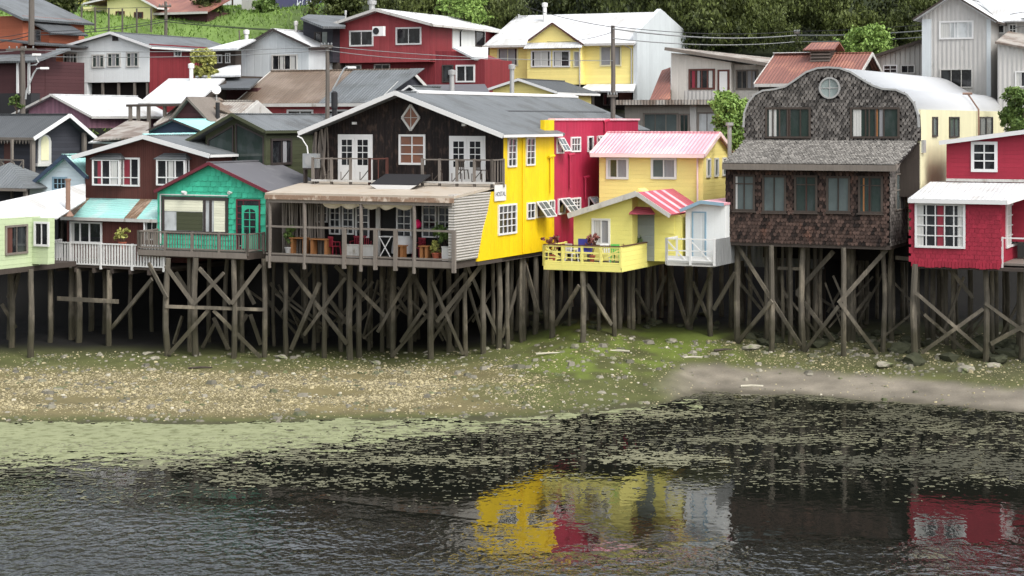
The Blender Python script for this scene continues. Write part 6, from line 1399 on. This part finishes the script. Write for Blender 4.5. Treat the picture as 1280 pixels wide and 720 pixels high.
for px, py, L_, a, lb in ((690, 443, 1.5, .1, 'pale driftwood plank lying on the green mud below the lemon deck'), (775, 440, .9, -.2, 'short pale plank on the mud right of the lemon deck posts'), (866, 448, .9, .15, 'bleached stick on the mud below the white house'),
        (940, 484, 1.0, 0, 'white washed up strip on the grey mud near the waterline'), (905, 439, 1.0, .3, 'dark stick at the left foot of the shingle house'), (250, 461, 1.1, .1, 'thin dark stick on the pebble beach before the emerald house')):
    x, y = ghit(px, py); z = ground(x, y)+.04; b = B().tube([(-L_/2, 0, 0), (0, .05, .02), (L_/2, 0, 0)], .05, 6, wob=.3); o = mesh_obj('driftwood', b.v, b.f, 'shell_litter' if 'pale' in lb or 'white' in lb or 'bleach' in lb else 'dark_timber'); o.location = (x, y, z); o.rotation_euler = (0, 0, a); tag(o, lb, 'driftwood')
# ------------------------------------------------------------------ terrace furniture
h = BL; zf = 5.65
def bench(name, label, w_, hh, mat):
    e = bpy.data.objects.new(name, None); C.objects.link(e); tag(e, label, 'table' if 'table' in name else 'bench')
    b = B(); [b.box(-w_/2, w_/2, -.25+i*.17, -.1+i*.17, hh-.05, hh) for i in range(3)]; mesh_obj('seat' if 'bench' in name else 'tabletop', b.v, b.f, mat, e)
    for s_ in (-1, 1): b = B(); b.box(s_*(w_/2-.12)-.07, s_*(w_/2-.12)+.07, -.2, .2, 0, hh-.05); mesh_obj('leg', b.v, b.f, mat, e)
    return e
def place(e, px, v, rz=0): u = h.fz(px, 310, v)[0]; setat(e, h, u, v, zf, rz)
e = bench('wooden_table', 'orange timber table at the left end of the covered terrace', .9, .8, 'orange_timber'); place(e, 375, vF+1.0)
e = bench('wooden_table', 'orange timber table beside the red metal chair', 1.0, .78, 'orange_timber'); place(e, 401, vF+.9)
e = bench('wooden_bench', 'stubby timber bench in front of the white cloth table', .5, .6, 'orange_timber'); place(e, 501, vF+.8)
e = bench('wooden_bench', 'stubby timber bench near the tall green plant', .5, .62, 'orange_timber'); place(e, 532, vF+.8)
e = bench('wooden_table', 'long dark red table along the terrace back wall', 2.4, .75, 'red_brown_timber'); place(e, 440, vF+2.3)
e = chair('red_metal', 'terrace_chair', 'dark red metal chair between the timber tables', arms=True); place(e, 418, vF+1.0, R(150))
for px, v, lb in ((445, vF+1.6, 'dark red metal chair behind the left planter'), (458, vF+1.8, 'dark red metal chair beside the terrace doorway'), (524, vF+1.7, 'dark red metal chair under the right terrace windows')):
    c = copy_tree(e); c['label'] = lb; place(c, px, v, R(random.uniform(-40, 40)))
def planter(px, w_, label, mat='dirty_white', hh=.55, v=None):
    u, _ = h.fz(px, 310, vF+.35); q = H('planter_box', label, 'planter', 628, 87, zf); q.put('box', B().box(u-w_/2, u+w_/2, vF+.3, vF+.6, zf, zf+hh), mat); q.put('rim', B().box(u-w_/2-.02, u+w_/2+.02, vF+.28, vF+.62, zf+hh, zf+hh+.04), mat)
planter(440, .75, 'white boarded planter left of the middle terrace post'); planter(460, .6, 'white boarded planter right of the middle terrace post'); planter(559, .5, 'white planter at the right corner of the terrace', hh=.6)
q = H('folding_table', 'small white folding table with crossed legs in the middle of the terrace', 'table', 628, 87, zf); u = h.fz(484, 310, vF+1)[0]
q.put('tabletop', B().box(u-.35, u+.35, vF+.8, vF+1.3, zf+.95, zf+.98), 'plastic_white')
for s_ in (-1, 1): q.put('leg', B().bar((u-s_*.3, vF+.8, zf), (u+s_*.3, vF+.8, zf+.95), .03, .04), 'plastic_white')
q = H('cloth_covered_table', 'table under a white cloth by the right terrace door', 'table', 628, 87, zf); u = h.fz(502, 310, vF+1.8)[0]
vs = []; n = 24
for z, r_ in ((zf+.95, 0.0), (zf+.95, .42), (zf+.55, .47), (zf+.15, .52)):
    for i in range(n): t = 2*math.pi*i/n; rr = r_*(1+(.06*math.sin(t*6) if z < zf+.9 else 0)); vs.append((u+rr*math.cos(t), vF+1.9+rr*math.sin(t), z))
q.put('tablecloth', B().add(vs, [(j*n+i, j*n+(i+1) % n, (j+1)*n+(i+1) % n, (j+1)*n+i) for j in range(3) for i in range(n)]), 'plastic_white', smooth=True); q.put('leg', B().lathe(u, vF+1.9, [(.05, zf), (.05, zf+.93)]), 'dark_timber')
def tp(px, v, ht, rad, mat, label, pot, seed, n=300): W = h.world(h.fz(px, 310, v)[0], v, zf); e = plant(640, 300, 88, ht, rad, mat, 'potted_plant', label, pot, n=n, seed=seed, z=zf); e.location = (W.x, W.y, zf)
tp(361, vF+.9, 1.25, .35, 'leaf_mid', 'green plant with white flowers at the left of the terrace', 'dirty_white', 41); tp(553, vF+.9, 1.5, .5, 'leaf_mid', 'tall green plant at the right corner of the terrace', 'terracotta', 42, 500)
tp(545, vF+.6, .8, .25, 'leaf_yellow', 'small yellow green plant beside the right timber bench', 'terracotta', 43)
W = h.world(h.fz(532, 283, vF+2.2)[0], vF+1.4, 0); b = B().lathe(0, 0, [(.02, 0), (.17, .08), (.2, .25), (.05, .42)]); o = mesh_obj('flower_ball', b.v, b.f, 'magenta', smooth=True); zq = h.fz(532, 286, vF+1.4)[1]; o.location = (W.x, W.y, zq); tag(o, 'bright magenta hanging flower ball before the right terrace windows', 'ornament')
b = B().tube([(0, 0, .4), (0, 0, zc0-.15-zq if False else 1.5)], .01, 4); mesh_obj('cord', b.v, b.f, 'wire', o)
# balcony chairs
c = chair('dark_timber', 'balcony_chair', 'dark slatted chair left of the right french door on the upper balcony', arms=False); setat(c, BL, h.fz(578, 225, -.7)[0], -.7, 9.2, R(180))
c = copy_tree(c); c['label'] = 'dark slatted chair right of the upper balcony french door'; setat(c, BL, h.fz(601, 225, -.7)[0], -.7, 9.2, R(160))

# ------------------------------------------------------------------ stones
def rock_mesh(seed, mat, n=1):
    g = random.Random(seed); vs = []; fs = []
    import bmesh
    bm = bmesh.new(); bmesh.ops.create_icosphere(bm, subdivisions=1+seed%2, radius=1)
    for v in bm.verts: v.co *= 1+.6*mnoise.noise(v.co*1.3+Vector((seed*7.1, 0, 0))); v.co.z *= .6
    me = bpy.data.meshes.new('rock'); bm.to_mesh(me); bm.free(); me.materials.append(MATS[mat]); return me
RM = [rock_mesh(i, 'mossy_stone') for i in range(5)]; RG = [rock_mesh(i+9, 'stone') for i in range(5)]
for name, rng, n, sz, meshes, label, grp in (
    ('rock', [(925, 1115, 418, 436)], 42, (.18, .5), RM, 'mossy dark rock heaped beneath the shingle house', 'mossy rocks beneath the shingle house'),
    ('rock', [(1120, 1290, 428, 455)], 44, (.2, .6), RM, 'dark rock piled beneath the red house at the right', 'dark rocks beneath the red house'),
    ('rock', [(640, 900, 392, 412)], 26, (.15, .4), RM, 'dark rock in the shade under the lemon and white houses', 'shaded rocks under the lemon and white houses')):
    for i in range(n):
        a = rng[0]; x, y = ghit(random.uniform(a[0], a[1]), random.uniform(a[2], a[3])); o = bpy.data.objects.new(name, random.choice(meshes)); C.objects.link(o)
        s_ = random.uniform(*sz); o.scale = (s_, s_*.8, s_*random.uniform(.7, 1)); o.rotation_euler = (0, 0, random.uniform(0, 6)); o.location = (x, y, ground(x, y)+s_*.12); tag(o, label, 'rock', grp)
for px, py, s_, lb in ((840, 427, .4, 'flat dark rock lying on the green mud below the white house'), (1105, 459, .5, 'pale angular rock at the foot of the shingle house'), (1207, 463, .55, 'rounded pale rock in front of the red house stilts'), (1241, 458, .4, 'small pale rock right of the rounded one by the red house'),
                       (352, 448, .32, 'dark rock at the foot of the guesthouse stilts'), (470, 455, .3, 'black debris lump on the beach before the guesthouse'), (185, 443, .35, 'flat pale rock left of the emerald house stilts'), (193, 449, .3, 'flat pale rock slab nearer the beach left of the emerald house'), (634, 434, .3, 'dark rock at the right end of the guesthouse stilts'), (938, 436, .5, 'mossy boulder at the left foot of the shingle house')):
    x, y = ghit(px, py); o = bpy.data.objects.new('rock', random.choice(RG)); C.objects.link(o); o.scale = (s_, s_*.7, s_*.5); o.location = (x, y, ground(x, y)+s_*.1); o.rotation_euler = (0, 0, random.uniform(0, 6)); tag(o, lb, 'rock')
def litter(name, mat, n, dens, sz, label, seed):
    g = np.random.RandomState(seed); vs = []; fs = []; k = 0; tries = 0
    while k < n and tries < n*12:
        tries += 1; x = g.uniform(-25, 26); yw = lerp(x, YW); y = g.uniform(yw+.1, 89)
        if g.uniform() > dens(x, y, y-yw): continue
        s_ = sz*g.lognormal(0, .5); z = ground(x, y); a = g.uniform(0, 6.28); h_ = s_*g.uniform(.3, .7)
        m = [(x+math.cos(a+t)*s_*g.uniform(.7, 1.2), y+math.sin(a+t)*s_*g.uniform(.7, 1.2)) for t in (0, 1.25, 2.5, 3.8, 5.0)]
        b0 = len(vs); vs += [(p, q, z-.02) for p, q in m]+[(x+(p-x)*.7, y+(q-y)*.7, z+h_*g.uniform(.7, 1)) for p, q in m]; k += 1
        fs += [tuple(b0+5+i for i in range(5))]+[(b0+i, b0+(i+1) % 5, b0+5+(i+1) % 5, b0+5+i) for i in range(5)]
    o = mesh_obj(name, vs, fs, mat); tag(o, label, 'pebbles', kind='stuff')
def dp(x, y, d):
    q = .5+.9*mnoise.noise(Vector((x*.3, y*.6, 2)))
    return max(0, q)*(sm(1, 4, d)*sm(13, 8, d)*sm(3, -4, x)+.05+.06*sm(8, 12, x)*sm(3, 5, d))*(1-.8*sm(5, 8, x)*sm(4.5, 3.2, d))
litter('beach_pebbles', 'pebble', 42000, dp, .027, 'pale pebbles and broken shells strewn over the beach', 5)
litter('beach_stones', 'stone', 1800, lambda x, y, d: .5*max(0, .5+1.3*mnoise.noise(Vector((x*.4, y*.6, 7))))*(1 if (d > 4 or x < 5) else .2), .08, 'grey brown stones scattered over the mud', 6)
litter('shell_litter', 'shell_litter', 260, lambda x, y, d: .4 if (d > 4 or x < 5) else .1, .05, 'bright white shell fragments on the green mud', 8)
